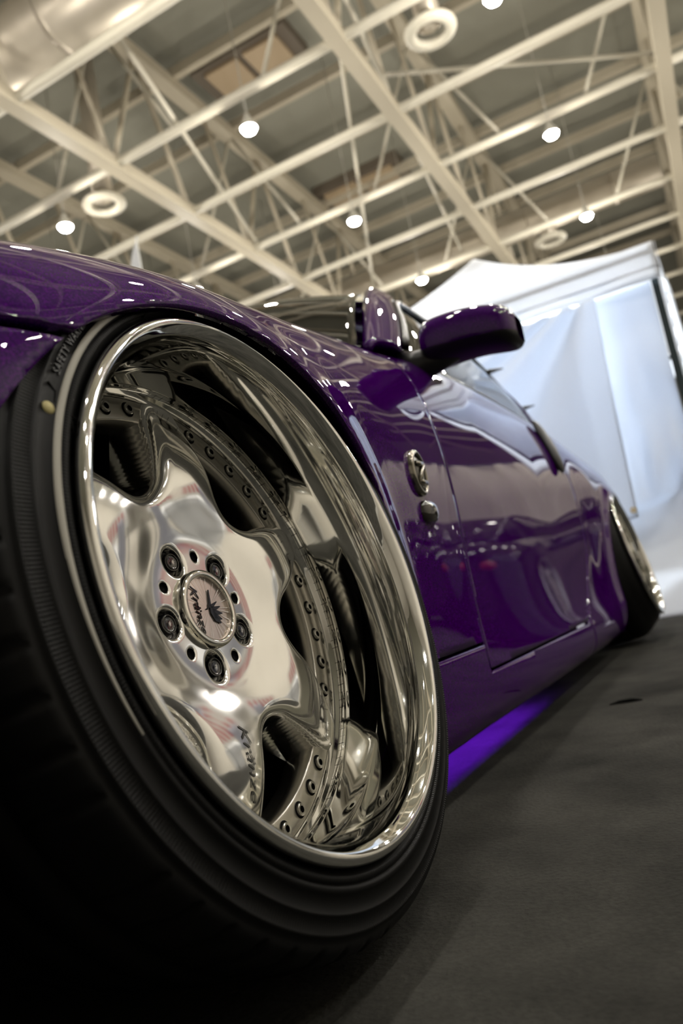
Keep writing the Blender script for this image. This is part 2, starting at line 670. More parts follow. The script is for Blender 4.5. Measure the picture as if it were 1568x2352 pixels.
diffuser(14.1, 2.65, 12.05, 16.595, 'round ring diffuser at the top of the picture')
diffuser(14.05, 11.75, 12.05, 16.595, 'round ring diffuser above the purple fender at left')
diffuser(26.6, 2.70, 12.2, 12.645, 'round ring diffuser just above the white tent')


# roof hatches: frame with two tan panels
def hatch(x0, y0, lab, sx=2.0, sy=1.5):
    h = empty('roof_hatch', (x0, y0, HZ), lab, 'roof hatch', 'tan panel hatches in the roof')
    v, f = box_geo(-sx * 0.55, sx * 0.55, -0.25, 2 * sy + 0.25, -0.34, 0.0)
    mesh_obj('frame', v, f, 'hatch_frame', h, smooth=False)
    for k in range(2):
        v, f = box_geo(-sx * 0.4, sx * 0.4, k * sy + 0.10, (k + 1) * sy - 0.10, -0.44, -0.33)
        mesh_obj('panel', v, f, 'hatch_panel', h, smooth=False)
    return h


hatch(17.3, 7.2, 'pair of tan roof hatch panels at the top left', 1.4, 1.3)
hatch(25.3, 7.2, 'pair of tan roof hatch panels above the car windscreen', 1.4, 1.5)


# high-bay lamps
def make_lamp():
    l = empty('ceiling_lamp', (0, 0, 0))
    mesh_obj('lens', *lathe_geo([(0.001, 0.11), (0.13, 0.07), (0.17, 0.0)], 12), 'lens', l)
    mesh_obj('housing', *lathe_geo([(0.175, 0.0), (0.19, -0.02), (0.17, -0.10), (0.09, -0.20), (0.06, -0.34), (0.001, -0.36)], 16), 'housing', l)
    mesh_obj('hanger_rod', *tube_geo([(0, 0, 0.34), (0, 0, HZ - LAMP_Z)], 0.015, 6), 'housing', l)
    ld = bpy.data.lights.new('fill_glow', 'POINT')  # added below the lens to brighten roof steel and tent walls
    ld.energy = GLOW_WATTS
    ld.color = (1.0, 0.93, 0.80)
    ld.shadow_soft_size = 0.10
    lo = bpy.data.objects.new('fill_glow', ld)
    COL.objects.link(lo)
    lo.parent = l
    lo.location = (0, 0, -0.24)
    return l


LAMP0 = make_lamp()
LAMP_LABEL = {(4, 3): 'bright high-bay lamp at upper left centre of the ceiling',
              (4, 4): 'bright high-bay lamp low at the left above the fender',
              (5, 3): 'bright high-bay lamp in the middle above the mirror and windscreen',
              (5, 2): 'bright high-bay lamp at upper right above the tent',
              (6, 2): 'bright high-bay lamp just above the tent roof at right',
              (4, 2): 'bright high-bay lamp at the top edge of the picture',
              (6, 3): 'bright high-bay lamp touching the left slope of the tent'}
first = True
for i in range(9):
    for j in range(6):
        if i < 1 or i > 7 or j > 4 + (i > 3):
            continue
        x, y = 13.18 + (i - 4) * 5.32, 1.19 + (j - 2) * 5.58
        l = LAMP0 if first else copy_tree(LAMP0)
        first = False
        l.location = (x, y, LAMP_Z)
        tag(l, LAMP_LABEL.get((i, j), 'high-bay lamp on the ceiling beyond the lamps in view'), 'ceiling lamp', 'high-bay hall lamps')


# ================================================================== THE TENT
def tent_canopy(sx, sy, zv, ze, zp, sag, n=24):
    """square pagoda roof, corner at origin, x and y extents, eave height ze, peak zp; plus its valance"""
    V, F = [], []
    m = 2 * n
    for i in range(m + 1):
        for j in range(m + 1):
            u, v = i / m * 2 - 1, j / m * 2 - 1
            e = max(abs(u), abs(v))
            h = (1 - e)
            z = ze + (zp - ze) * (h - sag * 4 * h * (1 - h) * 0.5) + 0.0
            # panels sag between the hips
            mn = min(abs(u), abs(v)) / max(e, 1e-6)
            z -= 0.10 * (1 - mn) * e * (1 - e) * 4 * 0.6
            V.append(((u + 1) / 2 * sx, (v + 1) / 2 * sy, z))
    for i in range(m):
        for j in range(m):
            a = i * (m + 1) + j
            b, c, d = a + m + 1, a + m + 2, a + 1
            if (i < n) == (j < n):                      # keep the hip lines straight
                F += [(a, b, c), (a, c, d)]
            else:
                F += [(a, b, d), (b, c, d)]
    return V, F


def fabric_sheet(name, fn, nu, nv, mat, parent):
    V, F = [], []
    for i in range(nu + 1):
        for j in range(nv + 1):
            V.append(fn(i / nu, j / nv))
    for i in range(nu):
        for j in range(nv):
            a = i * (nv + 1) + j
            F.append((a, a + 1, a + nv + 2, a + nv + 1))
    o = mesh_obj(name, V, F, mat, parent)
    solidify(o, 0.004, 0)
    return o


def make_tent(walls=True):
    t = empty('canopy_tent', (4.6, -0.36, 0))
    SX, SY, ZV, ZE, ZP = 3.0, 2.9, 2.05, 2.30, 3.30
    o = mesh_obj('canopy', *tent_canopy(SX, SY, ZV, ZE, ZP, 0.22), 'tent', t)
    solidify(o, 0.006, -1)
    # valances: two layered bands, slight waves
    def val(side):
        def fn(u, v):
            w = 0.010 * math.sin(u * 31) * v
            z = ZE - (ZE - ZV) * v
            if side == 0:
                return (-0.012 - w - 0.02 * v, u * SY, z)
            if side == 1:
                return (SX + 0.012 + w, u * SY, z)
            if side == 2:
                return (u * SX, -0.012 - w, z)
            return (u * SX, SY + 0.012 + w, z)
        return fn
    for s in range(4):
        fabric_sheet('valance', val(s), 60, 6, 'tent', t)
    # hem seam of the front valance
    mesh_obj('hem_seam', *tube_geo([(-0.026, 0.0, 2.13), (-0.026, SY, 2.13)], 0.006, 6), 'tent_wall', t)
    for (x, y) in ((0.04, 0.04), (0.04, SY - 0.04), (SX - 0.04, 0.04), (SX - 0.04, SY - 0.04)):
        mesh_obj('pole', *box_geo(x - 0.022, x + 0.022, y - 0.022, y + 0.022, 0.012, ZE - 0.01), 'pole', t, smooth=False)
        mesh_obj('foot_plate', *box_geo(x - 0.07, x + 0.07, y - 0.07, y + 0.07, 0.0, 0.012), 'pole', t, smooth=False)
    for (a, b) in (((0.04, 0.04), (0.04, SY - 0.04)), ((SX - 0.04, 0.04), (SX - 0.04, SY - 0.04)), ((0.04, 0.04), (SX - 0.04, 0.04)), ((0.04, SY - 0.04), (SX - 0.04, SY - 0.04))):
        mesh_obj('frame_bar', *tube_geo([(a[0], a[1], ZE - 0.05), (b[0], b[1], ZE - 0.05)], 0.016, 6), 'pole', t)
    if walls:
        # rear sheet: hangs to the floor and spreads forward over the carpet
        def sheet_b(u, v):
            y = 0.07 + u * (0.42 + 0.85 * min(1.0, max(0.0, (v - 0.66) / 0.12)))
            z = 2.06 * (1 - v)
            fwd = 0.0
            if v > 0.62:
                q = (v - 0.62) / 0.38
                fwd = 0.80 * q ** 2.2
                z = 2.06 * (1 - v)
            x = 0.02 - fwd
            x += 0.045 * math.sin(v * 17 + 1.5 * math.sin(u * 5)) * min(1, v * 3) * (0.35 + 0.65 * v)
            x += 0.020 * math.sin(u * 16 + v * 4) * v
            x += 0.045 * math.exp(-((v - 0.55 - 0.25 * u) / 0.05) ** 2) * min(1, v * 3)
            return (x, y, max(z, 0.004))
        fabric_sheet('wall_sheet', sheet_b, 110, 90, 'tent_wall', t)
        # front sheet: right hem near the pole, folds radiating from its top corner
        def sheet_a(u, v):
            y = 0.43 - 0.02 * (1 - v) + u * (SY - 0.48) + (0.03 * v if u < 0.01 else 0)
            z = 2.03 - 1.44 * v - 0.02 * math.sin(u * 9)
            ang = (u * 2.4) / (0.12 + v * 1.2)
            w = math.sin(ang * 5.0) * math.exp(-u * 3.5) * min(1.0, u * 14)
            x = -0.105 - 0.03 * v - 0.15 * (0.25 + 0.75 * v) * w - 0.025 * math.sin(u * 13 + v * 2) * v
            x -= 0.02 * math.sin(v * 5 + u * 6)
            return (x, y, z)
        fabric_sheet('front_sheet', sheet_a, 180, 60, 'tent_wall', t)
        v, f = lathe_geo(smooth_prof([(0.006, -0.004), (0.012, -0.008), (0.018, -0.004), (0.018, 0.004), (0.012, 0.008), (0.006, 0.004), (0.006, -0.004)], 2), 16)
        e = mesh_obj('eyelet', v, f, 'brass', t)
        e.location = (-0.165, 0.475, 0.635)
        e.rotation_euler = (0, -PI / 2, 0)
        # side sheet along the right side, gathered at the pole
        def sheet_c(u, v):
            x = 0.02 + u * (SX - 0.06)
            z = 2.06 * (1 - v)
            y = 0.0 + 0.022 * math.sin(u * 60) * (0.4 + v) - 0.05 * math.exp(-u * 9) * min(1, v * 2)
            return (x, y - 0.03, max(z, 0.004))
        fabric_sheet('side_sheet', sheet_c, 110, 20, 'tent', t)
    return t


tl = empty('tent_fill_lamp', (6.1, 1.09, 0), 'unseen cool white lamp added under the tent roof to brighten its fabric', 'fill lamp')  # unseen lamp added inside the tent so the fabric looks brighter
mesh_obj('fill_globe', *lathe_geo([(0.001, 0.10), (0.07, 0.07), (0.10, 0.0), (0.07, -0.07), (0.001, -0.10)], 16), principled('tent_fill_globe', (1, 1, 1), 0.5, emit=(0.86, 0.93, 1.0), emit_s=20), tl).location = (0, 0, 2.75)
mesh_obj('fill_cord', *tube_geo([(0, 0, 2.85), (0, 0, 3.27)], 0.008, 6), 'pole', tl)
ld = bpy.data.lights.new('tent_fill_light', 'POINT')
ld.energy = 620.0
ld.color = (0.86, 0.93, 1.0)
ld.shadow_soft_size = 0.1
lo = bpy.data.objects.new('tent_fill_light', ld)
COL.objects.link(lo)
lo.parent = tl
lo.location = (0, 0, 2.60)
tent = make_tent()
tag(tent, 'white canopy tent with draped walls standing behind the purple car', 'tent', 'white canopy tents')
ff = empty('feather_flag', (4.5, 3.57, 0), 'white feather flag whose tip shows above the purple fender', 'flag')
mesh_obj('flag_pole', *tube_geo([(0, 0, 0.02), (0, 0, 2.6), (0, 0.004, 3.4), (0, 0.012, 3.90)], [0.016, 0.013, 0.008, 0.004], 8), 'white_panel', ff)
mesh_obj('foot_plate', *box_geo(-0.2, 0.2, -0.2, 0.2, 0, 0.02), 'pole', ff, smooth=False)
fabric_sheet('flag_cloth', lambda u, v: (0.03 * math.sin(v * 7 + u * 2) * u, 0.012 * (1 - v) + 0.62 * u * (v ** 0.62 if v < 0.75 else 0.75 ** 0.62 * (1 - (v - 0.75) * 0.8)), 3.92 - 3.1 * v - 0.05 * u * v), 14, 60, 'tent', ff)


# ================================================================== THE CAR
YC = 0.93                                     # car centreline
car = empty('sports_car', (0, YC, 0), 'low purple two-door sports car with deep polished wheels', 'car')


def cpart(name, V, F, mat, parent=None, smooth=True, label=None):
    """car parts: coordinates are given in world axes, stored relative to the car's empty"""
    V = [(v[0], v[1] - YC, v[2]) for v in V]
    return mesh_obj(name, V, F, mat, parent or car, smooth, label)


def mirror_geo(V, F):
    return [(v[0], 2 * YC - v[1], v[2]) for v in V], [tuple(reversed(f)) for f in F]


# ---- body surface: control net [station][row] = (x, y, z)
ST = [
    # x, [y rows], [z rows]
    (-0.825, [.90] * 9 + [.915, .93], [.10, .12, .17, .23, .31, .38, .44, .49, .51, .515, .52]),
    (-0.79, [.64, .61, .60, .60, .60, .60, .60, .61, .64, .77, .93], [.09, .10, .15, .22, .31, .39, .46, .505, .53, .545, .55]),
    (-0.70, [.40, .33, .30, .29, .28, .28, .29, .33, .41, .62, .93], [.08, .09, .14, .22, .32, .41, .48, .535, .565, .585, .60]),
    (-0.55, [.25, .19, .165, .15, .14, .14, .15, .19, .28, .55, .93], [.07, .085, .14, .22, .33, .43, .51, .57, .61, .64, .655]),
    (-0.40, [.18, .11, .09, .075, .068, .068, .082, .13, .225, .52, .93], [.065, .08, .14, .22, .34, .453, .536, .588, .632, .672, .695]),
    (-0.22, [.14, .075, .055, .045, .040, .038, .053, .105, .205, .50, .93], [.065, .08, .14, .23, .36, .488, .577, .632, .678, .717, .740]),
    (0.0, [.13, .07, .05, .042, .037, .030, .045, .098, .205, .50, .93], [.065, .08, .15, .24, .38, .53, .619, .673, .720, .760, .787]),
    (0.22, [.13, .07, .05, .042, .038, .032, .048, .102, .208, .50, .93], [.065, .08, .15, .24, .38, .53, .629, .694, .744, .794, .822]),
    (0.42, [.13, .068, .048, .042, .040, .040, .060, .113, .213, .50, .93], [.065, .08, .15, .23, .38, .53, .640, .720, .775, .832, .858]),
    (0.66, [.13, .064, .044, .046, .050, .054, .074, .124, .213, .50, .93], [.065, .08, .15, .23, .38, .53, .65, .745, .803, .86, .885]),
    (1.0, [.13, .060, .038, .046, .055, .060, .080, .122, .172, .50, .93], [.065, .075, .14, .22, .38, .53, .655, .765, .825, .84, .84]),
    (1.5, [.13, .056, .032, .046, .058, .062, .080, .120, .162, .50, .93], [.062, .072, .135, .21, .38, .53, .66, .775, .838, .84, .84]),
    (2.0, [.13, .055, .030, .044, .052, .052, .068, .112, .165, .50, .93], [.060, .070, .135, .21, .38, .53, .665, .78, .845, .85, .85]),
    (2.3, [.13, .055, .030, .034, .036, .034, .050, .104, .18, .50, .93], [.060, .070, .135, .21, .38, .54, .668, .775, .848, .86, .86]),
    (2.65, [.13, .055, .032, .030, .026, .022, .042, .104, .20, .50, .93], [.062, .072, .14, .22, .39, .55, .67, .765, .838, .87, .88]),
    (3.0, [.14, .07, .045, .040, .036, .036, .058, .122, .22, .50, .93], [.07, .085, .15, .24, .40, .55, .668, .75, .82, .86, .875]),
    (3.25, [.18, .11, .09, .080, .074, .076, .098, .165, .26, .52, .93], [.09, .105, .17, .26, .41, .55, .66, .735, .80, .84, .855]),
    (3.42, [.30, .24, .22, .21, .20, .20, .22, .28, .36, .58, .93], [.12, .135, .19, .28, .41, .54, .64, .71, .76, .79, .80]),
    (3.50, [.62, .60, .59, .585, .58, .58, .58, .60, .63, .75, .93], [.14, .15, .21, .29, .41, .52, .61, .67, .71, .735, .745]),
    (3.53, [.90] * 9 + [.915, .93], [.16, .17, .22, .30, .41, .50, .57, .62, .65, .665, .67]),
]


def pchip(x, y, xq):
    x, y = np.asarray(x, float), np.asarray(y, float)
    h = np.diff(x)
    dl = np.diff(y) / h
    d = np.zeros(len(x))
    for i in range(1, len(x) - 1):
        if dl[i - 1] * dl[i] > 0:
            w1, w2 = 2 * h[i] + h[i - 1], h[i] + 2 * h[i - 1]
            d[i] = (w1 + w2) / (w1 / dl[i - 1] + w2 / dl[i])
    d[0], d[-1] = dl[0], dl[-1]
    k = np.clip(np.searchsorted(x, xq) - 1, 0, len(x) - 2)
    t = (xq - x[k]) / h[k]
    return (y[k] * (1 + 2 * t) * (1 - t) ** 2 + h[k] * d[k] * t * (1 - t) ** 2 + y[k + 1] * t * t * (3 - 2 * t) + h[k] * d[k + 1] * t * t * (t - 1))


def cspline(x, y, xq):
    """natural cubic spline"""
    x, y = np.asarray(x, float), np.asarray(y, float)
    n = len(x)
    h = np.diff(x)
    A = np.eye(n)
    r = np.zeros(n)
    for i in range(1, n - 1):
        A[i, i - 1], A[i, i], A[i, i + 1] = h[i - 1], 2 * (h[i - 1] + h[i]), h[i]
        r[i] = 6 * ((y[i + 1] - y[i]) / h[i] - (y[i] - y[i - 1]) / h[i - 1])
    m = np.linalg.solve(A, r)
    k = np.clip(np.searchsorted(x, xq) - 1, 0, n - 2)
    a, b = (x[k + 1] - xq) / h[k], (xq - x[k]) / h[k]
    return a * y[k] + b * y[k + 1] + ((a ** 3 - a) * m[k] + (b ** 3 - b) * m[k + 1]) * h[k] ** 2 / 6


ARCH_F = (-0.012, 0.255, 0.343)
ARCH_R = (2.640, 0.245, 0.350)


def body_surface():
    NR = 11
    xs = np.array([s[0] for s in ST])
    Y = np.array([s[1] for s in ST])
    Z = np.array([s[2] for s in ST])
    # station parameter: plan-view length along the widest row
    ds = np.hypot(np.diff(xs), np.diff(Y[:, 4]))
    s = np.concatenate([[0], np.cumsum(ds)])
    sq = np.concatenate([np.linspace(s[0], s[4], 60)[:-1], np.linspace(s[4], s[10], 150)[:-1], np.linspace(s[10], s[15], 150)[:-1], np.linspace(s[15], s[-1], 50)])
    Xq = pchip(s, xs, sq)
    Yq = np.stack([pchip(s, Y[:, r], sq) for r in range(NR)], 1)
    Zq = np.stack([cspline(s, Z[:, r], sq) for r in range(NR)], 1)
    # along the section: cubic spline by chord length of a typical section
    ref = np.array([0, .07, .14, .22, .37, .52, .63, .72, .82, 1.12, 1.55])
    vq = np.concatenate([np.linspace(0, ref[3], 16)[:-1], np.linspace(ref[3], ref[8], 70)[:-1], np.linspace(ref[8], ref[10], 26)])
    ns, nv = len(sq), len(vq)
    G = np.zeros((ns, nv, 3))
    for i in range(ns):
        G[i, :, 0] = Xq[i]
        G[i, :, 1] = cspline(ref, Yq[i], vq)
        G[i, :, 2] = cspline(ref, Zq[i], vq)
    # flared arch lips and a soft door swage
    x, y, z = G[..., 0], G[..., 1], G[..., 2]
    for (cx, cz, R), amt in ((ARCH_F, 0.012), (ARCH_R, 0.016)):
        d = np.hypot(x - cx, z - cz) - R
        wgt = np.exp(-(np.clip(d, 0, None) / 0.040) ** 2) * (y < 0.16) * np.clip((z - 0.08) / 0.1, 0, 1)
        G[..., 1] -= amt * wgt
    V = G.reshape(-1, 3)
    F = []
    for i in range(ns - 1):
        for j in range(nv - 1):
            a = i * nv + j
            F.append((a, a + nv, a + nv + 1, a + 1))
    return [tuple(v) for v in V], F


BV, BF = body_surface()
BA = np.array(BV)
GAP = 0.0028


def smax(*a):
    return np.maximum.reduce(a)


def smin(*a):
    return np.minimum.reduce(a)


def fields(A):
    x, y, z = A[:, 0], A[:, 1], A[:, 2]
    d = {}
    d['arch_f'] = np.hypot(x - ARCH_F[0], z - ARCH_F[1]) - ARCH_F[2] + 10 * (y > 0.4)
    d['arch_r'] = np.hypot(x - ARCH_R[0], z - ARCH_R[1]) - ARCH_R[2] + 10 * (y > 0.4)
    # hood: inside of the hood edge and ahead of the cowl
    hood_edge = 0.205 + 0.02 * np.clip((-0.2 - x) / 0.4, 0, 1)
    d['hood'] = smin(y - hood_edge, z - 0.50, x + 0.735)
    # windscreen base in plan: curved from the corner to the centre
    wb = 0.50 + 0.32 * np.clip((YC - y) / (YC - 0.215), 0, 1) ** 2.0
    d['ahead_cowl'] = wb - x
    d['belt'] = np.interp(x, [.6, .8, 1.0, 1.5, 2.0, 2.4, 2.6, 2.8], [.205, .19, .170, .160, .162, .185, .21, .24]) - y
    d['front_bumper'] = smin(0.527 + 0.10 * np.clip(-x - 0.32, 0, 1) - z, -0.05 - x)
    d['rear_bumper'] = smin(0.60 - z, x - 2.9)
    # headlight: a swept lens between bumper and hood
    d['headlight'] = smin(-(x + 0.36) - 0.5 * (0.62 - z), z - 0.535, 0.37 - y, x + 0.74)
    # door outline in x,z
    rear = 1.965 - 0.36 * np.clip((0.46 - z) / 0.29, 0, 1) ** 2.2
    front = np.interp(z, [.1, .2, .45, .60, .70, .80, .9], [.640, .650, .672, .668, .690, .735, .80])
    d['door'] = smin(x - front, rear - x, z - 0.167)
    d['skirt'] = smin(0.213 - z, x - 0.2, 1.63 - x)
    d['hatch'] = smin(y - 0.235, x - 2.75, z - 0.60)
    return d


def panel(conds):
    """clip the body by a list of (field name, sign); each keeps sign*field >= GAP"""
    V, F = BV, BF
    for name, s in conds:
        g = fields(np.array(V))[name]
        V, F = clip(V, F, s * g - (0 if name in ('arch_f', 'arch_r') else 0.0055 if name == 'front_bumper' else GAP))
    return V, F


def main_pieces(V, F):
    """drop the crumbs a cut leaves behind"""
    par = list(range(len(V)))

    def find(a):
        while par[a] != a:
            par[a] = par[par[a]]
            a = par[a]
        return a
    for f in F:
        r = find(f[0])
        for i in f[1:]:
            par[find(i)] = r
    cnt = {}
    for f in F:
        r = find(f[0])
        cnt[r] = cnt.get(r, 0) + 1
    big = max(cnt.values())
    G = [f for f in F if cnt[find(f[0])] == big]
    used = sorted({i for f in G for i in f})
    mp = {o_: n_ for n_, o_ in enumerate(used)}
    return [V[i] for i in used], [tuple(mp[i] for i in f) for f in G]


def both(V, F):
    V2, F2 = mirror_geo(V, F)
    n = len(V)
    return weld(list(V) + V2, list(F) + [tuple(i + n for i in f) for f in F2], 1e-5)


def add_panel(name, conds, mat='purple', span=False, right=True, thick=0.010):
    V, F = main_pieces(*panel(conds))
    if span:
        V, F = both(V, F)
        o = cpart(name, V, F, mat)
        solidify(o, thick)
        return o
    o = cpart(name, V, F, mat)
    solidify(o, thick)
    if right:
        V2, F2 = mirror_geo(V, F)
        o2 = cpart(name, V2, F2, mat)
        solidify(o2, thick)
    return o


def fields_more(A, d):
    x, y, z = A[:, 0], A[:, 1], A[:, 2]
    front = np.interp(z, [.1, .2, .45, .60, .70, .80, .9], [.640, .650, .672, .668, .690, .735, .80])
    rear = 1.965 - 0.36 * np.clip((0.46 - z) / 0.29, 0, 1) ** 2.2
    d['before_door'] = front - x
    d['after_door'] = x - rear
    return d


_f0 = fields


def fields(A):                                           # noqa: F811
    return fields_more(A, _f0(A))


FENDER = add_panel('fender', [('arch_f', 1), ('front_bumper', -1), ('headlight', -1), ('hood', -1), ('skirt', -1), ('before_door', 1)])
add_panel('hood', [('hood', 1), ('headlight', -1), ('ahead_cowl', 1)], span=True)
add_panel('front_bumper', [('front_bumper', 1), ('hood', -1), ('arch_f', 1), ('headlight', -1)], span=True)
DOOR = add_panel('door', [('door', 1), ('belt', 1)])
SKIRT = add_panel('side_skirt', [('skirt', 1), ('door', -1), ('arch_f', 1), ('arch_r', 1)])
add_panel('quarter_panel', [('after_door', 1), ('skirt', -1), ('arch_r', 1), ('belt', 1), ('rear_bumper', -1), ('hatch', -1)])
add_panel('rear_bumper', [('rear_bumper', 1), ('arch_r', 1)], span=True)
add_panel('hatch_lid', [('hatch', 1), ('rear_bumper', -1)], span=True)
for side in (0, 1):
    V, F = panel([('headlight', 1), ('hood', -1)])
    if side:
        V, F = mirror_geo(V, F)
    o = cpart('headlight', V, F, 'gloss_black')
    solidify(o, 0.01)


# ---- greenhouse
def curve3(pts, n):
    P = np.array(pts, float)
    s = np.concatenate([[0], np.cumsum(np.linalg.norm(np.diff(P, axis=0), axis=1))])
    q = np.linspace(0, s[-1], n)
    return np.stack([cspline(s, P[:, k], q) for k in range(3)], 1)


def patch(A, B, n, bulge=0.0, bdir=(0, 0, 1)):
    """ruled surface between two curves of equal length, bulged in the middle"""
    V, F = [], []
    m = len(A)
    for i in range(m):
        for j in range(n + 1):
            t = j / n
            p = A[i] * (1 - t) + B[i] * t + np.array(bdir) * bulge * 4 * t * (1 - t)
            V.append(tuple(p))
    for i in range(m - 1):
        for j in range(n):
            a = i * (n + 1) + j
            F.append((a, a + 1, a + n + 2, a + n + 1))
    return V, F


NW = 40
ws_base = curve3([(0.80, 0.228, 0.830), (0.68, 0.42, 0.862), (0.55, 0.68, 0.882), (0.50, 0.93, 0.888)], NW)
ws_head = curve3([(1.330, 0.402, 1.186), (1.275, 0.55, 1.213), (1.235, 0.74, 1.226), (1.225, 0.93, 1.230)], NW)
pl_in0, pl_in1 = ws_base[0], ws_head[0]
rail = [(0.925, 0.178, 0.832), (1.15, 0.247, 1.000), (1.375, 0.325, 1.140), (1.60, 0.352, 1.180), (1.85, 0.350, 1.186), (2.10, 0.338, 1.160),
        (2.40, 0.318, 1.090), (2.70, 0.290, 0.985), (2.95, 0.250, 0.860)]
V, F = both(*patch(ws_base, ws_head, 30, 0.035, (-0.45, 0, 0.9)))
ws = cpart('windscreen', V, F, 'glass')
solidify(ws, 0.005)
# black frit along the base and the header
V, F = both(*patch(ws_base + np.array([-.012, 0, -.012]), ws_base + np.array([.02, 0, .016]), 2))
cpart('cowl_trim', V, F, 'trim_black')

# A pillar: rounded strip between the windscreen edge and the side glass
NP = 30
t_ = np.linspace(0, 1, NP)[:, None]
railc = curve3(rail, 160)
ri = [int(np.argmin(np.abs(railc[:, 0] - xq))) for xq in np.linspace(0.925, 1.395, NP)]
p_out = railc[ri]
p_in = pl_in0 + (pl_in1 - pl_in0) * t_ + np.array([0, 0, 0.012]) * 4 * t_ * (1 - t_)
p_in = p_in + np.array([0.0, -0.012, 0.004])


def strip(Ain, Aout, lift, n=10):
    V, F = [], []
    for i in range(len(Ain)):
        a, b = Ain[i], Aout[i]
        side = np.array([-0.35, -0.6, 0.72])
        side = side / np.linalg.norm(side)
        for j in range(n + 1):
            t = j / n
            V.append(tuple(a * (1 - t) + b * t + side * lift * (1 - (2 * t - 1) ** 4)))
    for i in range(len(Ain) - 1):
        for j in range(n):
            k = i * (n + 1) + j
            F.append((k, k + 1, k + n + 2, k + n + 1))
    return V, F


for side in (0, 1):
    V, F = strip(p_in, p_out, 0.022)
    if side:
        V, F = mirror_geo(V, F)
    o = cpart('windscreen_pillar', V, F, 'purple')
    solidify(o, 0.02)

# roof with the rear pillars: from rail to centre
NRF = 90
rx = np.linspace(1.345, 2.95, NRF)
k_ = [int(np.argmin(np.abs(railc[:, 0] - q))) for q in rx]
ry = np.interp(rx, railc[:, 0], railc[:, 1])
rz = np.interp(rx, railc[:, 0], railc[:, 2])
cz = cspline([1.225, 1.45, 1.7, 2.0, 2.4, 2.8, 3.10], [1.230, 1.243, 1.243, 1.225, 1.150, 1.020, 0.905], np.linspace(1.225, 3.10, NRF))
cx = np.linspace(1.225, 3.10, NRF)
V, F = [], []
NV = 44
for i in range(NRF):
    for j in range(NV + 1):
        t = j / NV
        # elliptical crown section
        s = math.sin(t * PI / 2)
        c = 1 - math.cos(t * PI / 2)
        yy = ry[i] + (YC - ry[i]) * t
        zz = rz[i] + (cz[i] - rz[i]) * (1 - (1 - t) ** 2.6)
        xx = rx[i] + (cx[i] - rx[i]) * (1 - (1 - t) ** 2)
        V.append((xx, yy, zz))
for i in range(NRF - 1):
    for j in range(NV):
        a = i * (NV + 1) + j
        F.append((a, a + NV + 1, a + NV + 2, a + 1))
RA = np.array(V)
rear_glass = smin(RA[:, 0] - 2.12, RA[:, 1] - (0.42 + 0.02 * (RA[:, 0] - 2.1)), 3.02 - RA[:, 0])
V1, F1 = clip(V, F, -rear_glass)
V1, F1 = both(V1, F1)
o = cpart('roof', V1, F1, 'purple')
solidify(o, 0.012)
V1, F1 = clip(V, F, rear_glass - 0.003)
V1, F1 = both(V1, F1)
o = cpart('rear_window', V1, F1, 'glass')
solidify(o, 0.005)

# side glass between belt and rail
NS = 70
sx = np.linspace(0.94, 2.72, NS)
belt_y = np.interp(sx, [.6, .8, 1.0, 1.5, 2.0, 2.4, 2.6, 2.8], [.205, .19, .172, .163, .166, .192, .22, .255]) + 0.006
belt_z = np.interp(sx, [.6, 1.0, 1.5, 2.0, 2.3, 2.72], [.80, .820, .832, .838, .842, .90])
rl_y = np.interp(sx, railc[:, 0], railc[:, 1]) + 0.004
rl_z = np.interp(sx, railc[:, 0], railc[:, 2]) - 0.004
A = np.stack([sx, belt_y, belt_z], 1)
B = np.stack([sx, rl_y, np.maximum(rl_z, belt_z + 0.002)], 1)
for side in (0, 1):
    V, F = patch(A, B, 16, 0.020, (0, -1, 0.2))
    V, F = clip(V, F, 2.30 - np.array(V)[:, 0])
    if side:
        V, F = mirror_geo(V, F)
    o = cpart('side_window', V, F, 'glass')
    solidify(o, 0.004)
    V, F = patch(A, B, 16, 0.022, (0, -1, 0.2))
    V, F = clip(V, F, np.array(V)[:, 0] - 2.31)
    if side:
        V, F = mirror_geo(V, F)
    o = cpart('quarter_pillar', V, F, 'purple')
    solidify(o, 0.006)
    # seals along the rail and the belt
    rp = [tuple(p) for p in railc[::4] if 0.93 < p[0] < 2.9]
    rp = [(p[0], p[1] - 0.006, p[2] + 0.002) for p in rp]
    bp_ = [(a[0], a[1] - 0.010, a[2] + 0.002) for a in A[::3] if a[0] < 2.35]
    if side:
        rp = [(p[0], 2 * YC - p[1], p[2]) for p in rp]
        bp_ = [(p[0], 2 * YC - p[1], p[2]) for p in bp_]
    cpart('roof_seal', *tube_geo(rp, 0.010, 8), 'trim_black')
    cpart('belt_seal', *tube_geo(bp_, 0.009, 8), 'trim_black')
# two little clips standing off the roof seal
for xq in (2.28, 2.62):
    i = int(np.argmin(np.abs(railc[:, 0] - xq)))
    p = railc[i]
    cpart('seal_clip', *tube_geo([(p[0] - 0.02, p[1] - 0.005, p[2]), (p[0], p[1] - 0.02, p[2] + 0.012), (p[0] + 0.05, p[1] - 0.06, p[2] + 0.022)], [0.014, 0.010, 0.002], 6), 'trim_black')

# ---- door mirror
def superellipsoid(nu, nv, fn):
    V, F = [], []
    for i in range(nu + 1):
        for j in range(nv):
            V.append(fn(i / nu, 2 * PI * j / nv))
    for i in range(nu):
        for j in range(nv):
            a, b = i * nv + j, i * nv + (j + 1) % nv
            F.append((a, b, b + nv, a + nv))
    return V, F


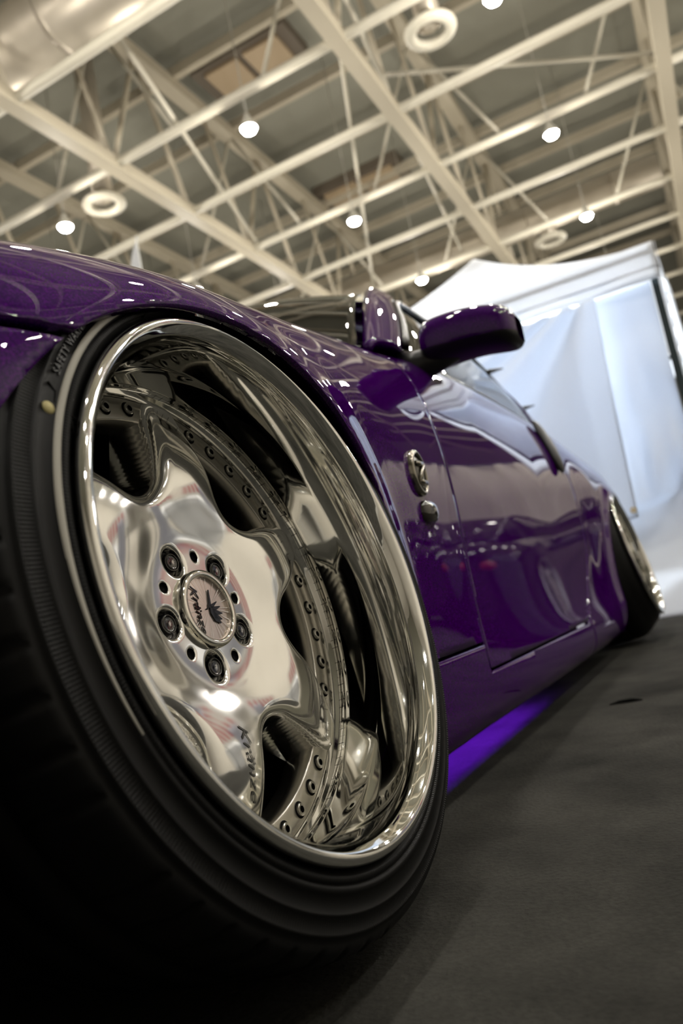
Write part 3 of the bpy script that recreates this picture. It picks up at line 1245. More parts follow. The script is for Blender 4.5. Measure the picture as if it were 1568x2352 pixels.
def mirror_shell(side):
    MX, MY0, MY1, MZ = 0.965, 0.137, -0.068, 0.834
    def fn(u, a):
        # u runs outwards, section in x (depth) and z
        y = MY0 + (MY1 - MY0) * u
        e = max(0.0, 1 - abs(2 * (u * 0.96 + 0.02) - 1) ** 8) ** 0.5
        h = 0.058 * e * (1 - 0.10 * u)
        dx = 0.075 * e
        ca, sa = math.cos(a), math.sin(a)
        px = math.copysign(abs(ca) ** 0.75, ca) * dx
        pz = math.copysign(abs(sa) ** 0.6, sa) * h
        if pz < 0:
            pz *= 0.80
        if px > 0.02:
            px = 0.02 + (px - 0.02) * 0.3
        zc = MZ + 0.012 * math.sin(u * PI) - 0.012 * u
        return (MX + px + 0.02 * u, y, zc + pz)
    V, F = superellipsoid(34, 40, fn)
    return V, F


for side in (0, 1):
    V, F = mirror_shell(side)
    lowz = np.array([v[2] - (0.823 - 0.012 * (0.135 - v[1]) / 0.2) for v in V])
    Vu, Fu = clip(V, F, lowz)
    Vl, Fl = clip(V, F, -lowz)
    gV, gF = superellipsoid(1, 28, lambda u, a: (1.004, 0.035 + 0.075 * math.cos(a) * (1 - u * 0.98), 0.845 + 0.038 * math.sin(a) * (1 - u * 0.98)))
    fV, fF = tube_geo([(0.93, 0.185, 0.800), (0.935, 0.150, 0.800), (0.950, 0.105, 0.808), (0.960, 0.07, 0.815)], [0.042, 0.036, 0.028, 0.022], 14)
    geos = [(Vu, Fu), (Vl, Fl), (gV, gF), (fV, fF)]
    if side:
        geos = [mirror_geo(*g) for g in geos]
    mo = cpart('door_mirror', *geos[0], 'purple')
    cpart('mirror_base', *geos[1], 'black', mo).location = (0, 0, 0)
    cpart('mirror_glass', *geos[2], 'mirror_glass', mo)
    cpart('mirror_arm', *geos[3], 'black', mo)

# ---- vertical door handle, emblem, side marker
def body_at(x, z):
    """outer body surface y at a given x, z (left side)"""
    m = (np.abs(BA[:, 0] - x) < 0.03) & (BA[:, 1] < 0.4) & (np.abs(BA[:, 2] - z) < 0.05)
    q = BA[m]
    w = 1 / (((q[:, 0] - x) / 0.02) ** 2 + ((q[:, 2] - z) / 0.02) ** 2 + 0.01)
    return float((q[:, 1] * w).sum() / w.sum())


def side_frame(x, z):
    y = body_at(x, z)
    dz = (body_at(x, z + 0.02) - body_at(x, z - 0.02)) / 0.04
    dx = (body_at(x + 0.03, z) - body_at(x - 0.03, z)) / 0.06
    n = Vector((dx, -1, dz)).normalized()          # outward
    u = (Vector((0, 0, 1)) - n * n.z).normalized()
    v = u.cross(n)                                   # towards the rear
    return Matrix(((v.x, u.x, n.x, x), (v.y, u.y, n.y, y - YC), (v.z, u.z, n.z, z), (0, 0, 0, 1)))


def handle_geo():
    V, F = superellipsoid(20, 20, lambda u, a: (
        (0.034 * (max(0, 1 - (2 * u - 1) ** 2) ** 0.5) + 0.0002) * math.cos(a) + 0.012 * (1 - (2 * u - 1) ** 2),
        -0.11 + 0.22 * u,
        0.004 + (0.020 * (max(0, 1 - (2 * u - 1) ** 2) ** 0.5)) * max(-0.4, math.sin(a))))
    return V, F


h = mesh_obj('door_handle', *handle_geo(), 'trim_black', car)
h.matrix_local = side_frame(1.86, 0.715) @ Matrix.Rotation(math.radians(-14), 4, 'Z')

EM = side_frame(0.475, 0.490)
em = mesh_obj('fender_emblem', *lathe_geo(smooth_prof([(0.0005, -0.006), (0.016, -0.006), (0.024, -0.004), (0.0255, -0.002), (0.027, -0.006), (0.030, -0.0075), (0.033, -0.005), (0.034, 0.002)], 3), 48), 'emblem_dark', car)
em.matrix_local = EM @ Matrix.Diagonal((1.0, 1.08, 1.0, 1.0))
rg = mesh_obj('emblem_ring', *lathe_geo(smooth_prof([(0.0268, -0.0058), (0.0285, -0.0078), (0.0310, -0.0078), (0.0335, -0.005), (0.0345, 0.002)], 3), 48), 'emblem', em)
# the slanted letter: three bars
zb = []
for (a, b, w) in (((-0.015, 0.012), (0.016, 0.013), 0.0038), ((0.016, 0.013), (-0.014, -0.014), 0.0038), ((-0.015, -0.014), (0.017, -0.015), 0.0038)):
    V, F = tube_geo([(a[0], a[1], 0.0075), (b[0], b[1], 0.0075)], w, 8)
    mesh_obj('emblem_bar', V, F, 'emblem', em)

mk = mesh_obj('side_marker', *superellipsoid(14, 28, lambda u, a: (0.033 * math.sin(u * PI / 2) * math.copysign(abs(math.cos(a)) ** 0.7, math.cos(a)), 0.0185 * math.sin(u * PI / 2) * math.copysign(abs(math.sin(a)) ** 0.7, math.sin(a)), 0.014 * math.cos(u * PI / 2))), 'lamp_glass', car)
mk.matrix_local = side_frame(0.492, 0.430)

# ---- under the skin: liners, floor pan, added light blocks, light strip, cabin
for (cx_, cz_, R) in (ARCH_F, ARCH_R):
    for side in (0, 1):
        V, F = [], []
        n = 40
        R2 = R + 0.012
        for i in range(n + 1):
            a = -0.25 + (PI + 0.5) * i / n
            for yv in (0.075, 0.20, 0.44):
                V.append((cx_ + R2 * math.cos(a), yv, max(0.06, cz_ + R2 * math.sin(a))))
        for i in range(n):
            for j in range(2):
                a = i * 3 + j
                F.append((a, a + 1, a + 4, a + 3))
        if side:
            V, F = mirror_geo(V, F)
        o = cpart('wheel_arch_liner', V, F, 'matte_black')
        solidify(o, 0.004)
v, f = box_geo(0.37, 2.25, 0.235, 2 * YC - 0.235, 0.105, 0.15)
cpart('floor_pan', v, f, 'matte_black', smooth=False)
for side in (0, 1):
    v, f = box_geo(0.352, 0.36, 0.085, YC, 0.025, 0.34)  # added panel that keeps the violet glow out of the wheel openings
    if side:
        v, f = mirror_geo(v, f)
    cpart('glow_baffle', v, f, 'matte_black', smooth=False)
    v, f = box_geo(0.40, 1.62, 0.075, 0.30, 0.152, 0.165)  # added plate that stops strip light leaking up into the cabin
    if side:
        v, f = mirror_geo(v, f)
    cpart('cabin_baffle', v, f, 'matte_black', smooth=False)
v, f = box_geo(-0.62, 0.36, 0.44, 2 * YC - 0.44, 0.11, 0.30)
cpart('engine_bay', v, f, 'matte_black', smooth=False)
v, f = box_geo(2.25, 3.2, 0.44, 2 * YC - 0.44, 0.14, 0.45)
cpart('boot_floor', v, f, 'matte_black', smooth=False)
for side in (0, 1):
    V, F = tube_geo([(0.45, 0.195, 0.125), (1.30, 0.195, 0.122)], 0.008, 8)
    if side:
        V, F = mirror_geo(V, F)
    cpart('underglow_strip', V, F, 'led', label='violet light strip under the sill')
for side in (0, 1):
    v, f = box_geo(0.42, 1.34, 0.166, 0.174, 0.080, 0.150)  # added shield that trims the strip's light to a narrow floor band
    if side:
        v, f = mirror_geo(v, f)
    cpart('strip_shade', v, f, 'matte_black', smooth=False)
# cabin
dash = [(0.60, 0.80), (0.78, 0.86), (1.02, 0.84), (1.12, 0.76), (1.06, 0.55), (0.70, 0.45)]
V = [(x, 0.26, z) for x, z in dash] + [(x, 2 * YC - 0.26, z) for x, z in dash]
n = len(dash)
F = [tuple(range(n)), tuple(range(2 * n - 1, n - 1, -1))] + [(i, i + n, (i + 1) % n + n, (i + 1) % n) for i in range(n)]
cpart('dashboard', V, F, 'interior', smooth=False)
for yc in (0.56, 2 * YC - 0.56):
    prof = [(1.30, 0.36), (1.34, 0.44), (1.60, 0.41), (1.78, 0.42), (1.95, 0.85), (2.00, 1.02), (2.08, 1.03), (2.10, 0.85), (1.95, 0.30), (1.40, 0.28)]
    V, F = [], []
    ys = [-0.24, -0.19, -0.10, 0.10, 0.19, 0.24]
    for q, yy in enumerate(ys):
        for (x, z) in prof:
            bol = 0.045 if abs(yy) > 0.15 else 0.0
            V.append((x, yc + yy * (0.55 if z > 0.95 else 1), z + (bol if z < 0.6 and x < 1.7 else 0)))
    n = len(prof)
    for q in range(len(ys) - 1):
        for i in range(n):
            F.append((q * n + i, q * n + (i + 1) % n, (q + 1) * n + (i + 1) % n, (q + 1) * n + i))
    F += [tuple(range(n - 1, -1, -1)), tuple((len(ys) - 1) * n + i for i in range(n))]
    cpart('seat', V, F, 'seat')
sw = [(1.22 + 0.06 * math.sin(a), 0.56 + 0.18 * math.cos(a), 0.80 + 0.17 * math.sin(a)) for a in np.linspace(0, 2 * PI, 33)[:-1]]
cpart('steering_wheel', *tube_geo(sw, 0.014, 8, True), 'interior')
cpart('steering_column', *tube_geo([(1.05, 0.56, 0.72), (1.22, 0.56, 0.80)], 0.05, 12), 'interior')
for side in (0, 1):
    V, F = superellipsoid(10, 24, lambda u, a: (3.40 + 0.05 * math.cos(u * PI / 2), 0.30 + 0.11 * math.sin(u * PI / 2) * math.cos(a), 0.62 + 0.06 * math.sin(u * PI / 2) * math.sin(a)))
    if side:
        V, F = mirror_geo(V, F)
    cpart('tail_lamp', V, F, 'tail_red')


# ================================================================== WHEELS
# local frame of a wheel: x towards the rear, y up, z outwards; depth d goes inwards from the lip plane
CAMBER = math.radians(9.83)
NWIN = 6
WIN0 = math.radians(-19)
LUG0 = math.radians(-27)


def rim_profile():
    lip = smooth_prof([(0.2470, 0.024), (0.2500, 0.014), (0.2545, 0.010), (0.2565, 0.005), (0.2555, 0.0005), (0.2520, -0.0018), (0.2475, -0.0008), (0.2435, 0.0030), (0.2400, 0.0075), (0.2378, 0.013)], 4)
    wall = [(0.2368, 0.020), (0.2362, 0.030), (0.2362, 0.060), (0.2372, 0.066), (0.2390, 0.070), (0.2394, 0.085), (0.2402, 0.105), (0.2408, 0.112), (0.2440, 0.114), (0.2440, 0.123), (0.2405, 0.125), (0.2405, 0.1345)]
    back = [(0.2405, 0.150), (0.2300, 0.165), (0.2280, 0.250), (0.2480, 0.262), (0.2500, 0.266), (0.2300, 0.262), (0.2420, 0.150), (0.2460, 0.13), (0.2450, 0.05), (0.2470, 0.024)]
    return lip + wall + back


def window_field(x, y):
    """signed distance to the nearest spoke window (negative inside)"""
    best = np.full(np.shape(x), 9.0)
    bc, rc, k = 0.172, 0.043, 0.80
    for i in range(NWIN):
        th = WIN0 + 2 * PI * i / NWIN
        a = x * math.cos(th) - y * math.sin(th)
        b = x * math.sin(th) + y * math.cos(th)
        circ = np.hypot(a, b - bc) - rc
        # the straight flanks are tangent to the round end
        ang = math.atan(k)
        ty = bc - rc * math.sin(ang)
        flank = (np.abs(a) - rc / math.cos(ang) - k * (b - bc)) * math.cos(ang)
        g = np.where(-np.abs(a) * math.sin(ang) * 0 + (b - bc) < -k * np.abs(a) + 0.0, circ, flank)
        g = np.where(b < 0.05, 9.0, g)
        best = np.minimum(best, g)
    return best


LUGS = [(0.0572 * math.sin(LUG0 + 2 * PI * k / 5), 0.0572 * math.cos(LUG0 + 2 * PI * k / 5)) for k in range(5)]
PINS = [(0.0565 * math.sin(LUG0 + 2 * PI * (k + 0.5) / 5), 0.0565 * math.cos(LUG0 + 2 * PI * (k + 0.5) / 5)) for k in range(5)]


def face_depth(x, y):
    r = np.hypot(x, y)
    d = cspline([0, .03, .05, .075, .10, .13, .16, .19, .215, .25], [.1165, .1168, .117, .1160, .1105, .1055, .1065, .1140, .1230, .1345], r)
    th = np.arctan2(x, y)
    # the spokes crown a little along their middles
    sp = np.cos(NWIN * (th - WIN0))
    d = d + 0.0035 * sp * np.clip((r - 0.08) / 0.08, 0, 1)
    g = window_field(x, y)
    e = 0.017
    q = np.clip(1 - g / e, 0, 1)
    d = d + 0.0150 * (1 - np.sqrt(np.clip(1 - q * q, 0, 1)))
    for (lx, ly) in LUGS:
        q = np.clip(1 - (np.hypot(x - lx, y - ly) - 0.0142) / 0.005, 0, 1)
        d = d + 0.003 * (1 - np.sqrt(np.clip(1 - q * q, 0, 1)))
    for (lx, ly) in PINS:
        q = np.clip(1 - (np.hypot(x - lx, y - ly) - 0.0045) / 0.003, 0, 1)
        d = d + 0.002 * (1 - np.sqrt(np.clip(1 - q * q, 0, 1)))
    return d


def spoke_face_geo():
    nr, nt = 132, 420
    rr = np.linspace(0.020, 0.2402, nr)
    tt = np.linspace(0, 2 * PI, nt, endpoint=False)
    R, T = np.meshgrid(rr, tt, indexing='ij')
    X, Y = R * np.sin(T), R * np.cos(T)
    P = np.stack([X.ravel(), Y.ravel()], 1)
    F = []
    for i in range(nr - 1):
        for j in range(nt):
            j2 = (j + 1) % nt
            F.append((i * nt + j, (i + 1) * nt + j, (i + 1) * nt + j2, i * nt + j2))
    V = [tuple(p) for p in P]
    V, F = clip(V, F, window_field(P[:, 0], P[:, 1]))
    for (lx, ly), rad in [(q, 0.0142) for q in LUGS] + [(q, 0.0048) for q in PINS]:
        A_ = np.array(V)
        V, F = clip(V, F, np.hypot(A_[:, 0] - lx, A_[:, 1] - ly) - rad)
    A_ = np.array(V)
    D = face_depth(A_[:, 0], A_[:, 1])
    g = window_field(A_[:, 0], A_[:, 1])
    V = [(A_[i, 0], A_[i, 1], -D[i]) for i in range(len(A_))]
    # walls: extrude open borders inwards
    be = boundary_edges(F)
    Rv = np.hypot(A_[:, 0], A_[:, 1])
    new = {}

    def deep(i):
        if i not in new:
            x, y, z = V[i]
            if abs(g[i]) < 0.002 and Rv[i] > 0.1:
                z2 = -0.166
                h = 1e-4
                px_, py_ = np.array([x + h, x - h, x, x]), np.array([y, y, y + h, y - h])
                w4 = window_field(px_, py_)
                gx, gy = (w4[0] - w4[1]) / (2 * h), (w4[2] - w4[3]) / (2 * h)
                V.append((x - gx * 0.011, y - gy * 0.011, z2))
                new[i] = len(V) - 1
                return new[i]
            else:
                z2 = z - 0.022
                sc = 1
            V.append((x * sc if Rv[i] < 0.19 else x, y * sc if Rv[i] < 0.19 else y, z2))
            new[i] = len(V) - 1
        return new[i]
    W = []
    for a, b in be:
        if Rv[a] > 0.2395 and Rv[b] > 0.2395:
            continue
        W.append((b, a, deep(a), deep(b)))
    # orient front faces to +z
    F = [tuple(reversed(f)) for f in F]
    W = [tuple(reversed(f)) for f in W]
    return V, F, W


def make_wheel(name, tire_prof, tire_R):
    rim = mesh_obj(name, *lathe_geo(rim_profile(), 160), 'barrel', car)
    rim['label'] = 'mirror polished deep dish wheel lip and barrel'
    V, F, W = spoke_face_geo()
    mesh_obj('spoke_face', V, F + W, 'face', rim)
    # flange with its bolts
    mesh_obj('bolt_flange', *lathe_geo([(0.2400, 0.1335), (0.2160, 0.1335), (0.2140, 0.1350), (0.2125, 0.165), (0.2280, 0.166)], 160), 'flange', rim)
    bolt_prof = [(0.0002, -0.0008), (0.0033, -0.0008), (0.0035, -0.0042), (0.0058, -0.0044), (0.0064, -0.0038), (0.0066, -0.0012), (0.0086, -0.0010), (0.0088, 0.0004)]
    b0 = None
    for i in range(NWIN):
        for k in range(-2, 3):
            th = WIN0 + 2 * PI * i / NWIN + math.radians(8.9) * k
            if b0 is None:
                b = b0 = mesh_obj('flange_bolt', *lathe_geo(bolt_prof, 18), 'bolt', rim, smooth=False)
                b.data.materials.append(M['matte_black'])
                for q, pg in enumerate(b.data.polygons):         # socket and counterbore are dark
                    if q % (len(bolt_prof) - 1) in (0, 1, 5):
                        pg.material_index = 1
            else:
                b = copy_part(b0, rim)
            b.location = (0.2275 * math.sin(th), 0.2275 * math.cos(th), -0.1335)
    # lug nuts in black sleeves
    n0 = None
    for (lx, ly) in LUGS:
        if n0 is None:
            a = n0 = mesh_obj('lug_nut', *lathe_geo(smooth_prof([(0.0002, 0.001), (0.0070, 0.0008), (0.0076, -0.0004), (0.0086, -0.0006), (0.0096, 0.002), (0.0106, 0.008), (0.0139, 0.009), (0.0141, 0.020)], 3), 24), 'gloss_black', rim)
            sv, sf = [], []
            for k in range(7):                                   # small pale star on the nut
                an = math.radians(-60 + 20 * k)
                i0 = len(sv)
                c, s = math.cos(an), math.sin(an)
                L_ = 0.0042 if k % 2 == 0 else 0.0032
                sv += [(-0.0005 * s, 0.0005 * c, 0), (0.0005 * s, -0.0005 * c, 0), (L_ * c, L_ * s, 0)]
                sf.append((i0, i0 + 1, i0 + 2))
            s0 = mesh_obj('nut_star', [(x - 0.001, y, 0.0006) for x, y, z in sv], sf, 'cap_ray', rim)
            st = s0
        else:
            a = copy_part(n0, rim)
            st = copy_part(s0, rim)
        a.location = (lx, ly, -0.1185)
        st.location = (lx, ly, -0.1185)
        st.rotation_euler = (0, 0, math.radians(-20))
    for (lx, ly) in PINS:
        v, f = lathe_geo([(0.0002, 0.0015), (0.0047, 0.0015), (0.0047, -0.0008), (0.0052, -0.0012)], 14)
        p = mesh_obj('pin_hole', v, f, 'matte_black', rim) if (lx, ly) == PINS[0] else copy_part(p0, rim)
        p0 = p
        p.location = (lx, ly, -0.1185)
    # centre cap: chrome bezel, disc with rays, bird and lettering
    cap = mesh_obj('cap_bezel', *lathe_geo(smooth_prof([(0.0325, 0.000), (0.0327, -0.0045), (0.0345, -0.0060), (0.0380, -0.0058), (0.0398, -0.0035), (0.0404, 0.003)], 3), 64), 'chrome', rim)
    cap.location = (0, 0, -0.1150)
    disc = mesh_obj('cap_disc', *lathe_geo([(0.0001, -0.0022), (0.015, -0.0020), (0.0330, -0.0010)], 48), 'cap_face', rim)
    disc.location = (0, 0, -0.1150)
    V, F = [], []
    rnd = random.Random(3)
    for k in range(26):
        an = 2 * PI * k / 26 + rnd.uniform(-.1, .1)
        c, s = math.cos(an), math.sin(an)
        w = rnd.uniform(0.0002, 0.0006)
        i0 = len(V)
        V += [(0.003 * c, 0.003 * s, 0), (0.0315 * c - w * s, 0.0315 * s + w * c, 0), (0.0315 * c + w * s, 0.0315 * s - w * c, 0)]
        F.append((i0, i0 + 2, i0 + 1))
    ray = mesh_obj('cap_rays', [(x, y, 0.0023) for x, y, z in V], F, 'cap_ray', rim)
    ray.location = (0, 0, -0.1150)
    ray['kind'] = 'stuff'
    # bird: drawn upright, then turned with the wheel
    bird = [
        [(-0.0006, 0.0005), (-0.0165, 0.0030), (-0.0168, 0.0022), (-0.0040, -0.0018), (0.0010, -0.0020)],
        [(-0.0020, 0.0010), (0.0016, -0.0060), (0.0004, -0.0068), (0.0, -0.0040), (-0.0040, -0.0024)],
        [(-0.0030, 0.0000), (-0.0060, 0.0095), (-0.0052, 0.0098), (0.0004, 0.0020)],
        [(-0.0010, 0.0010), (-0.0015, 0.0125), (-0.0006, 0.0128), (0.0040, 0.0020)],
        [(0.0005, 0.0010), (0.0050, 0.0140), (0.0058, 0.0136), (0.0075, 0.0020)],
        [(0.0025, 0.0010), (0.0105, 0.0115), (0.0112, 0.0108), (0.0100, 0.0010)],
        [(0.0000, 0.0015), (0.0060, 0.0035), (0.0140, 0.0090), (0.0146, 0.0080), (0.0120, 0.0010), (0.0050, -0.0025), (0.0, -0.0020)],
    ]
    V, F = [], []
    for poly in bird:
        i0 = len(V)
        n = len(poly)
        V += [(x * 1.12, y * 1.12 + 0.003, 0.0024) for x, y in poly] + [(x * 1.12, y * 1.12 + 0.003, 0.0036) for x, y in poly]
        F.append(tuple(i0 + n + i for i in range(n)))
        for i in range(n):
            F.append((i0 + i, i0 + (i + 1) % n, i0 + n + (i + 1) % n, i0 + n + i))
    capturn = Matrix.Translation((0, 0, -0.1150)) @ Matrix.Rotation(math.radians(-93), 4, 'Z')
    bo = mesh_obj('cap_bird', V, F, 'gloss_black', rim, smooth=False)
    bo.matrix_local = capturn
    V, F = text_geo('Kr\u00e4nze', 0.0125, 0.0004, 0.45)
    lo = mesh_obj('cap_lettering', [(x * 1.35, y - 0.0165, z + 0.0026) for x, y, z in V], F, 'gloss_black', rim, smooth=False)
    lo.matrix_local = capturn
    # script on the lower spoke
    V, F = text_geo('Kr\u00e4nze', 0.027, 0.0, 0.42)
    th = math.radians(188)
    ur, ut = (math.sin(th), math.cos(th)), (-math.cos(th), math.sin(th))
    W = []
    for (x, y, z) in V:
        r = 0.150 + x * 0.90
        px, py = r * ur[0] + y * 0.62 * ut[0], r * ur[1] + y * 0.62 * ut[1]
        W.append((px, py))
    W = np.array(W)
    D = face_depth(W[:, 0], W[:, 1])
    mesh_obj('spoke_lettering', [(W[i, 0], W[i, 1], -D[i] + 0.0007) for i in range(len(W))], F, 'letter_dark', rim, smooth=False)
    # brake behind the spokes; black backing disc added to block stray violet glow
    mesh_obj('glow_backing', *lathe_geo([(0.05, 0.218), (0.2255, 0.218), (0.2265, 0.222), (0.05, 0.224)], 64), 'matte_black', rim)
    mesh_obj('brake_disc', *lathe_geo([(0.06, 0.190), (0.178, 0.190), (0.180, 0.196), (0.178, 0.216), (0.06, 0.216)], 64), 'matte_black', rim)
    mesh_obj('hub_back', *lathe_geo([(0.0001, 0.142), (0.085, 0.142), (0.090, 0.150), (0.090, 0.24), (0.0001, 0.245)], 40), 'matte_black', rim)
    # tyre
    rad = tire_R

    def tread(r, d, th, i):
        if r > rad - 0.0105 - 0.062 * max(0.0, d - 0.09) and 0.016 < d < 0.25:
            ph = (th * 60 / (2 * PI) + (0.5 if d > 0.14 else 0)) % 1
            if (d < 0.078 or d > 0.205) and ph < 0.14:
                r -= 0.0045
            elif (0.095 < d < 0.13 or 0.15 < d < 0.19) and abs((ph + d * 6) % 1 - 0.5) < 0.07:
                r -= 0.004
        return r, d
    mesh_obj('tire', *lathe_geo(tire_prof, 420, tread, True), 'rubber', rim)
    return rim


def tire_front():
    side = smooth_prof([(0.2440, 0.020), (0.2505, 0.0165), (0.2560, 0.0105), (0.2600, 0.0070)], 4)
    side += [(0.2612, 0.0062), (0.2620, 0.0050), (0.2660, 0.0048), (0.2668, 0.0072), (0.2682, 0.0075), (0.2690, 0.0050), (0.2735, 0.0052), (0.2742, 0.0070)]
    side += [(0.2860, 0.0085), (0.2868, 0.0078), (0.2880, 0.0078), (0.2888, 0.0092), (0.2990, 0.0120), (0.2998, 0.0112), (0.3012, 0.0118), (0.3020, 0.0145), (0.3055, 0.0165), (0.3080, 0.0160), (0.3120, 0.0200), (0.3155, 0.0270)]
    tr = [(0.3175, 0.040), (0.3185, 0.060), (0.3190, 0.078), (0.3125, 0.0795), (0.3125, 0.0895), (0.3192, 0.091), (0.3195, 0.132), (0.3130, 0.1335), (0.3130, 0.1445), (0.3195, 0.146), (0.3192, 0.190), (0.3125, 0.1915), (0.3125, 0.2015), (0.3188, 0.203), (0.3170, 0.235), (0.3120, 0.255), (0.3000, 0.268)]
    back = [(0.2800, 0.272), (0.2600, 0.268), (0.2440, 0.258), (0.2440, 0.140)]
    return side + tr + back


def tire_rear():
    side = smooth_prof([(0.2440, 0.022), (0.2490, 0.018), (0.2560, 0.018), (0.2680, 0.030), (0.2850, 0.050), (0.3020, 0.074), (0.3110, 0.090), (0.3150, 0.104)], 4)
    tr = [(0.3170, 0.112), (0.3180, 0.130), (0.3125, 0.1315), (0.3125, 0.1405), (0.3185, 0.142), (0.3190, 0.175), (0.3130, 0.1765), (0.3130, 0.186), (0.3190, 0.1875), (0.3185, 0.225), (0.3120, 0.245), (0.3020, 0.258)]
    back = [(0.2800, 0.266), (0.2600, 0.264), (0.2440, 0.258), (0.2440, 0.140)]
    return side + tr + back


def taper(P):
    # inner edge of the tread worn by the camber
    return [(r - 0.062 * max(0.0, d - 0.09) if r > 0.30 else r, d) for r, d in P]


def wheel_matrix(x, y, z, right=False):
    n = Vector((0, -math.cos(CAMBER), math.sin(CAMBER)))
    u = Vector((0, math.sin(CAMBER), math.cos(CAMBER)))
    v = Vector((1, 0, 0))
    if right:
        n = Vector((0, math.cos(CAMBER), math.sin(CAMBER)))
        u = Vector((0, -math.sin(CAMBER), math.cos(CAMBER)))
        v = u.cross(n)
    return Matrix(((v.x, u.x, n.x, x), (v.y, u.y, n.y, y - YC), (v.z, u.z, n.z, z), (0, 0, 0, 1)))


WZ = 0.347
fw = make_wheel('front_wheel', taper(tire_front()), 0.3190)
fw.matrix_local = wheel_matrix(0, 0, WZ)

# tyre ornaments on the front wheel only: pale arc painted where the rib catches light, dot, raised warning, chalk strokes
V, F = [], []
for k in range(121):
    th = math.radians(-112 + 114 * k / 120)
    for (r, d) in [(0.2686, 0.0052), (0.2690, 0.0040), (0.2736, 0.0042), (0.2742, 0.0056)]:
        r = 0.2714 + (r - 0.2714) * min(1.0, 0.15 + k / 40)  # narrows towards the end where the rib's shine fades
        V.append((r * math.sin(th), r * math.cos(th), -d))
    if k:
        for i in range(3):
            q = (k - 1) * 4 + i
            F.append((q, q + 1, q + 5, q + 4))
pl = mesh_obj('lit_rib_arc', V, F, 'lit_rib', fw)
v, f = lathe_geo([(0.0002, -0.0008), (0.0045, -0.0004), (0.005, 0.0006)], 20)
dt = mesh_obj('tire_dot', v, f, 'yellow_dot', fw)
a_ = math.radians(-64)
dt.location = (0.2790 * math.sin(a_), 0.2790 * math.cos(a_), -0.0072)


def arc_text(body, size, r, th_mid, d, name):
    V, F = text_geo(body, size, 0.0008, 0.0, space=1.15)
    out = []
    for (x, y, z) in V:
        th = math.radians(th_mid) + x / r
        rr = r + y
        out.append((rr * math.sin(th), rr * math.cos(th), -d + z + 0.0006))
    return mesh_obj(name, out, F, 'black', fw, smooth=False)


arc_text('SAFETY WARNING', 0.0085, 0.2800, -49, 0.0078, 'sidewall_lettering')
for k, (th0, r0, th1, r1) in enumerate([(-62.5, 0.2755, -60.5, 0.2765), (-60.5, 0.2765, -59.6, 0.2835), (-66.0, 0.2585, -61.5, 0.2655), (-63.4, 0.2650, -63.2, 0.2575), (-26, 0.2600, -23, 0.2665)]):
    pts = []
    for t in np.linspace(0, 1, 5):
        th = math.radians(th0 + (th1 - th0) * t)
        r = r0 + (r1 - r0) * t
        pts.append((r * math.sin(th), r * math.cos(th), -0.0058 - (0.0018 if r > 0.2745 else 0)))
    mesh_obj('chalk_stroke', *tube_geo(pts, 0.0009, 5), 'matte_black', fw)

rw = copy_tree(fw, car, skip=('tire', 'lit_rib_arc', 'tire_dot', 'sidewall_lettering', 'chalk_stroke'))
rw.name = 'rear_wheel'
rad_r = 0.3190
mesh_obj('tire', *lathe_geo(taper(tire_rear()), 240, None, True), 'rubber', rw)
rw.matrix_local = wheel_matrix(2.65, -0.028, WZ)
few = ('flange_bolt', 'lug_nut', 'nut_star', 'pin_hole', 'cap_rays', 'cap_bird', 'cap_lettering', 'spoke_lettering', 'lit_rib_arc', 'tire_dot', 'sidewall_lettering', 'chalk_stroke')
for src, nm, x in ((fw, 'front_wheel', 0.0), (rw, 'rear_wheel', 2.65)):
    c = copy_tree(src, car, skip=few)
    c.matrix_local = wheel_matrix(x, 2 * YC - (0 if x == 0 else -0.028), WZ, True)

# ================================================================== ACROSS THE AISLE (seen mirrored in the paint and the wheel)
black_car = copy_tree(car, None, skip=few + ('underglow_strip', 'seal_clip', 'fender_emblem'))
black_car.location = (9.9, -1.95, 0)
black_car.rotation_euler = (0, 0, PI + 0.03)
tag(black_car, 'black parked car mirrored in the door of the purple car', 'car')
for o in [black_car] + list(black_car.children_recursive):
    if o.type == 'MESH':
        for s in o.material_slots:
            if s.material == M['purple']:
                s.link = 'OBJECT'
                s.material = M['black_paint']

sc = mesh_obj('carpet_scrap', *tube_geo([(-0.035, 0.0, 0.002), (-0.012, 0.004, 0.004), (0.014, 0.003, 0.004), (0.036, -0.004, 0.002)], [0.001, 0.0035, 0.0040, 0.001], 6), 'matte_black')
sc.location = (1.21, -0.07, 0.0005)
sc.rotation_euler = (0, 0, math.radians(-72))
tag(sc, 'small black scrap lying on the carpet beside the car', 'scrap')

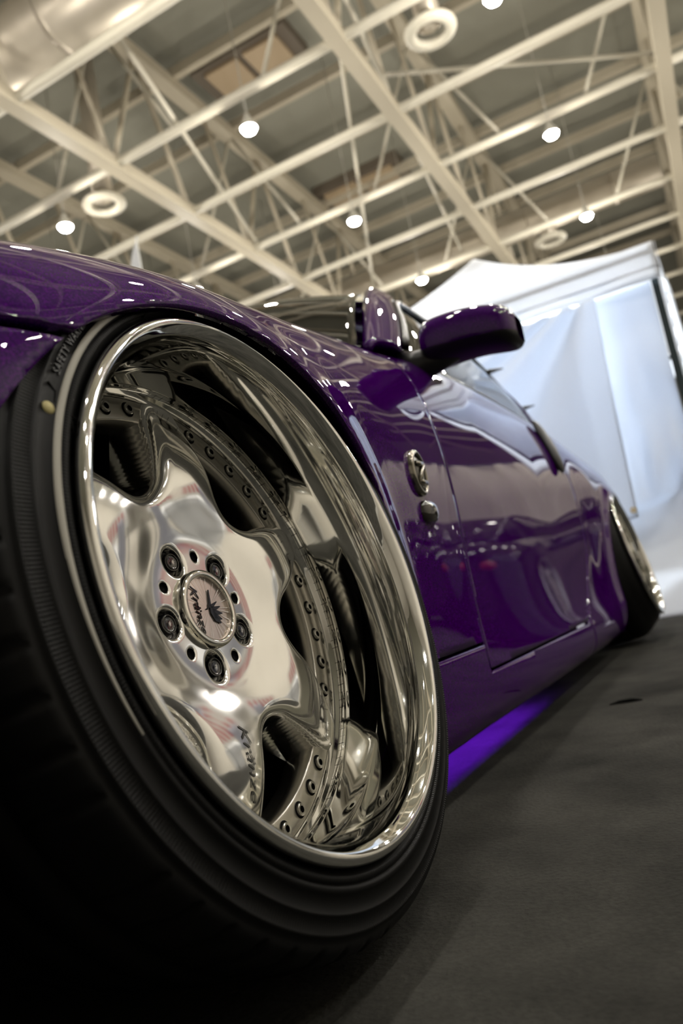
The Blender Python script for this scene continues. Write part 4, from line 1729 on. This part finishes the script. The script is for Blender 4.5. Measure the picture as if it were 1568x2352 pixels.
bn = empty('sign_board', (7.2, -5.1, 0), 'white sign board with red strokes mirrored in the front fender', 'sign')
mesh_obj('board', *box_geo(-0.06, 0.06, -2.2, 1.9, 2.3, 3.4), 'white_panel', bn, smooth=False)
for y in (-2.1, 1.8):
    mesh_obj('post', *box_geo(0.06, 0.16, y - 0.05, y + 0.05, 0, 3.4), 'pole', bn, smooth=False)
for k in range(6):
    y = -1.9 + k * 0.62
    V = [(-0.062, y, 2.5), (-0.062, y + 0.26, 2.5), (-0.062, y + 0.38, 3.2), (-0.062, y + 0.12, 3.2)]
    V = V + [(-0.09, b, c) for a, b, c in V]
    mesh_obj('red_stroke', V, [(0, 1, 2, 3), (7, 6, 5, 4), (4, 5, 1, 0), (5, 6, 2, 1), (6, 7, 3, 2), (7, 4, 0, 3)], 'red', bn, smooth=False)

gb = empty('hanging_banner', (6.3, -3.75, 0), 'grey cloth banner mirrored in the door', 'banner')
fabric_sheet('banner_cloth', lambda u, v: (0.04 * math.sin(u * 14), -0.5 + 1.0 * u, 2.6 - 1.5 * v), 30, 6, 'grey_banner', gb)
for y in (-0.52, 0.52):
    mesh_obj('banner_pole', *tube_geo([(0, y, 0), (0, y, 2.7)], 0.02, 8), 'pole', gb)

cb = empty('booth_curtain', (15.2, -5.0, 0), 'beige pleated booth curtain mirrored in the door behind the black car', 'curtain')
fabric_sheet('curtain_cloth', lambda u, v: (0.06 * math.sin(u * 120), -4.3 + 8.6 * u, 3.6 * (1 - v)), 240, 3, 'wall', cb)
mesh_obj('curtain_rail', *tube_geo([(0, -4.35, 3.62), (0, 4.35, 3.62)], 0.03, 8), 'pole', cb)
for y in (-4.35, 4.35):
    mesh_obj('curtain_post', *tube_geo([(0, y, 0), (0, y, 3.62)], 0.03, 8), 'pole', cb)

t3 = empty('canopy_tent', (8.2, -9.2, 0), 'white canopy tent across the aisle mirrored in the wheel face', 'tent', 'white canopy tents')
for ch in tent.children:
    if ch.name.split('.')[0] in ('pole', 'valance', 'foot_plate', 'canopy', 'frame_bar'):
        copy_part(ch, t3)
fabric_sheet('wall_sheet', lambda u, v: (0.02 + 0.03 * math.sin(u * 40), 0.06 + 2.78 * u, 2.2 * (1 - v) + 0.004), 60, 4, 'tent', t3)
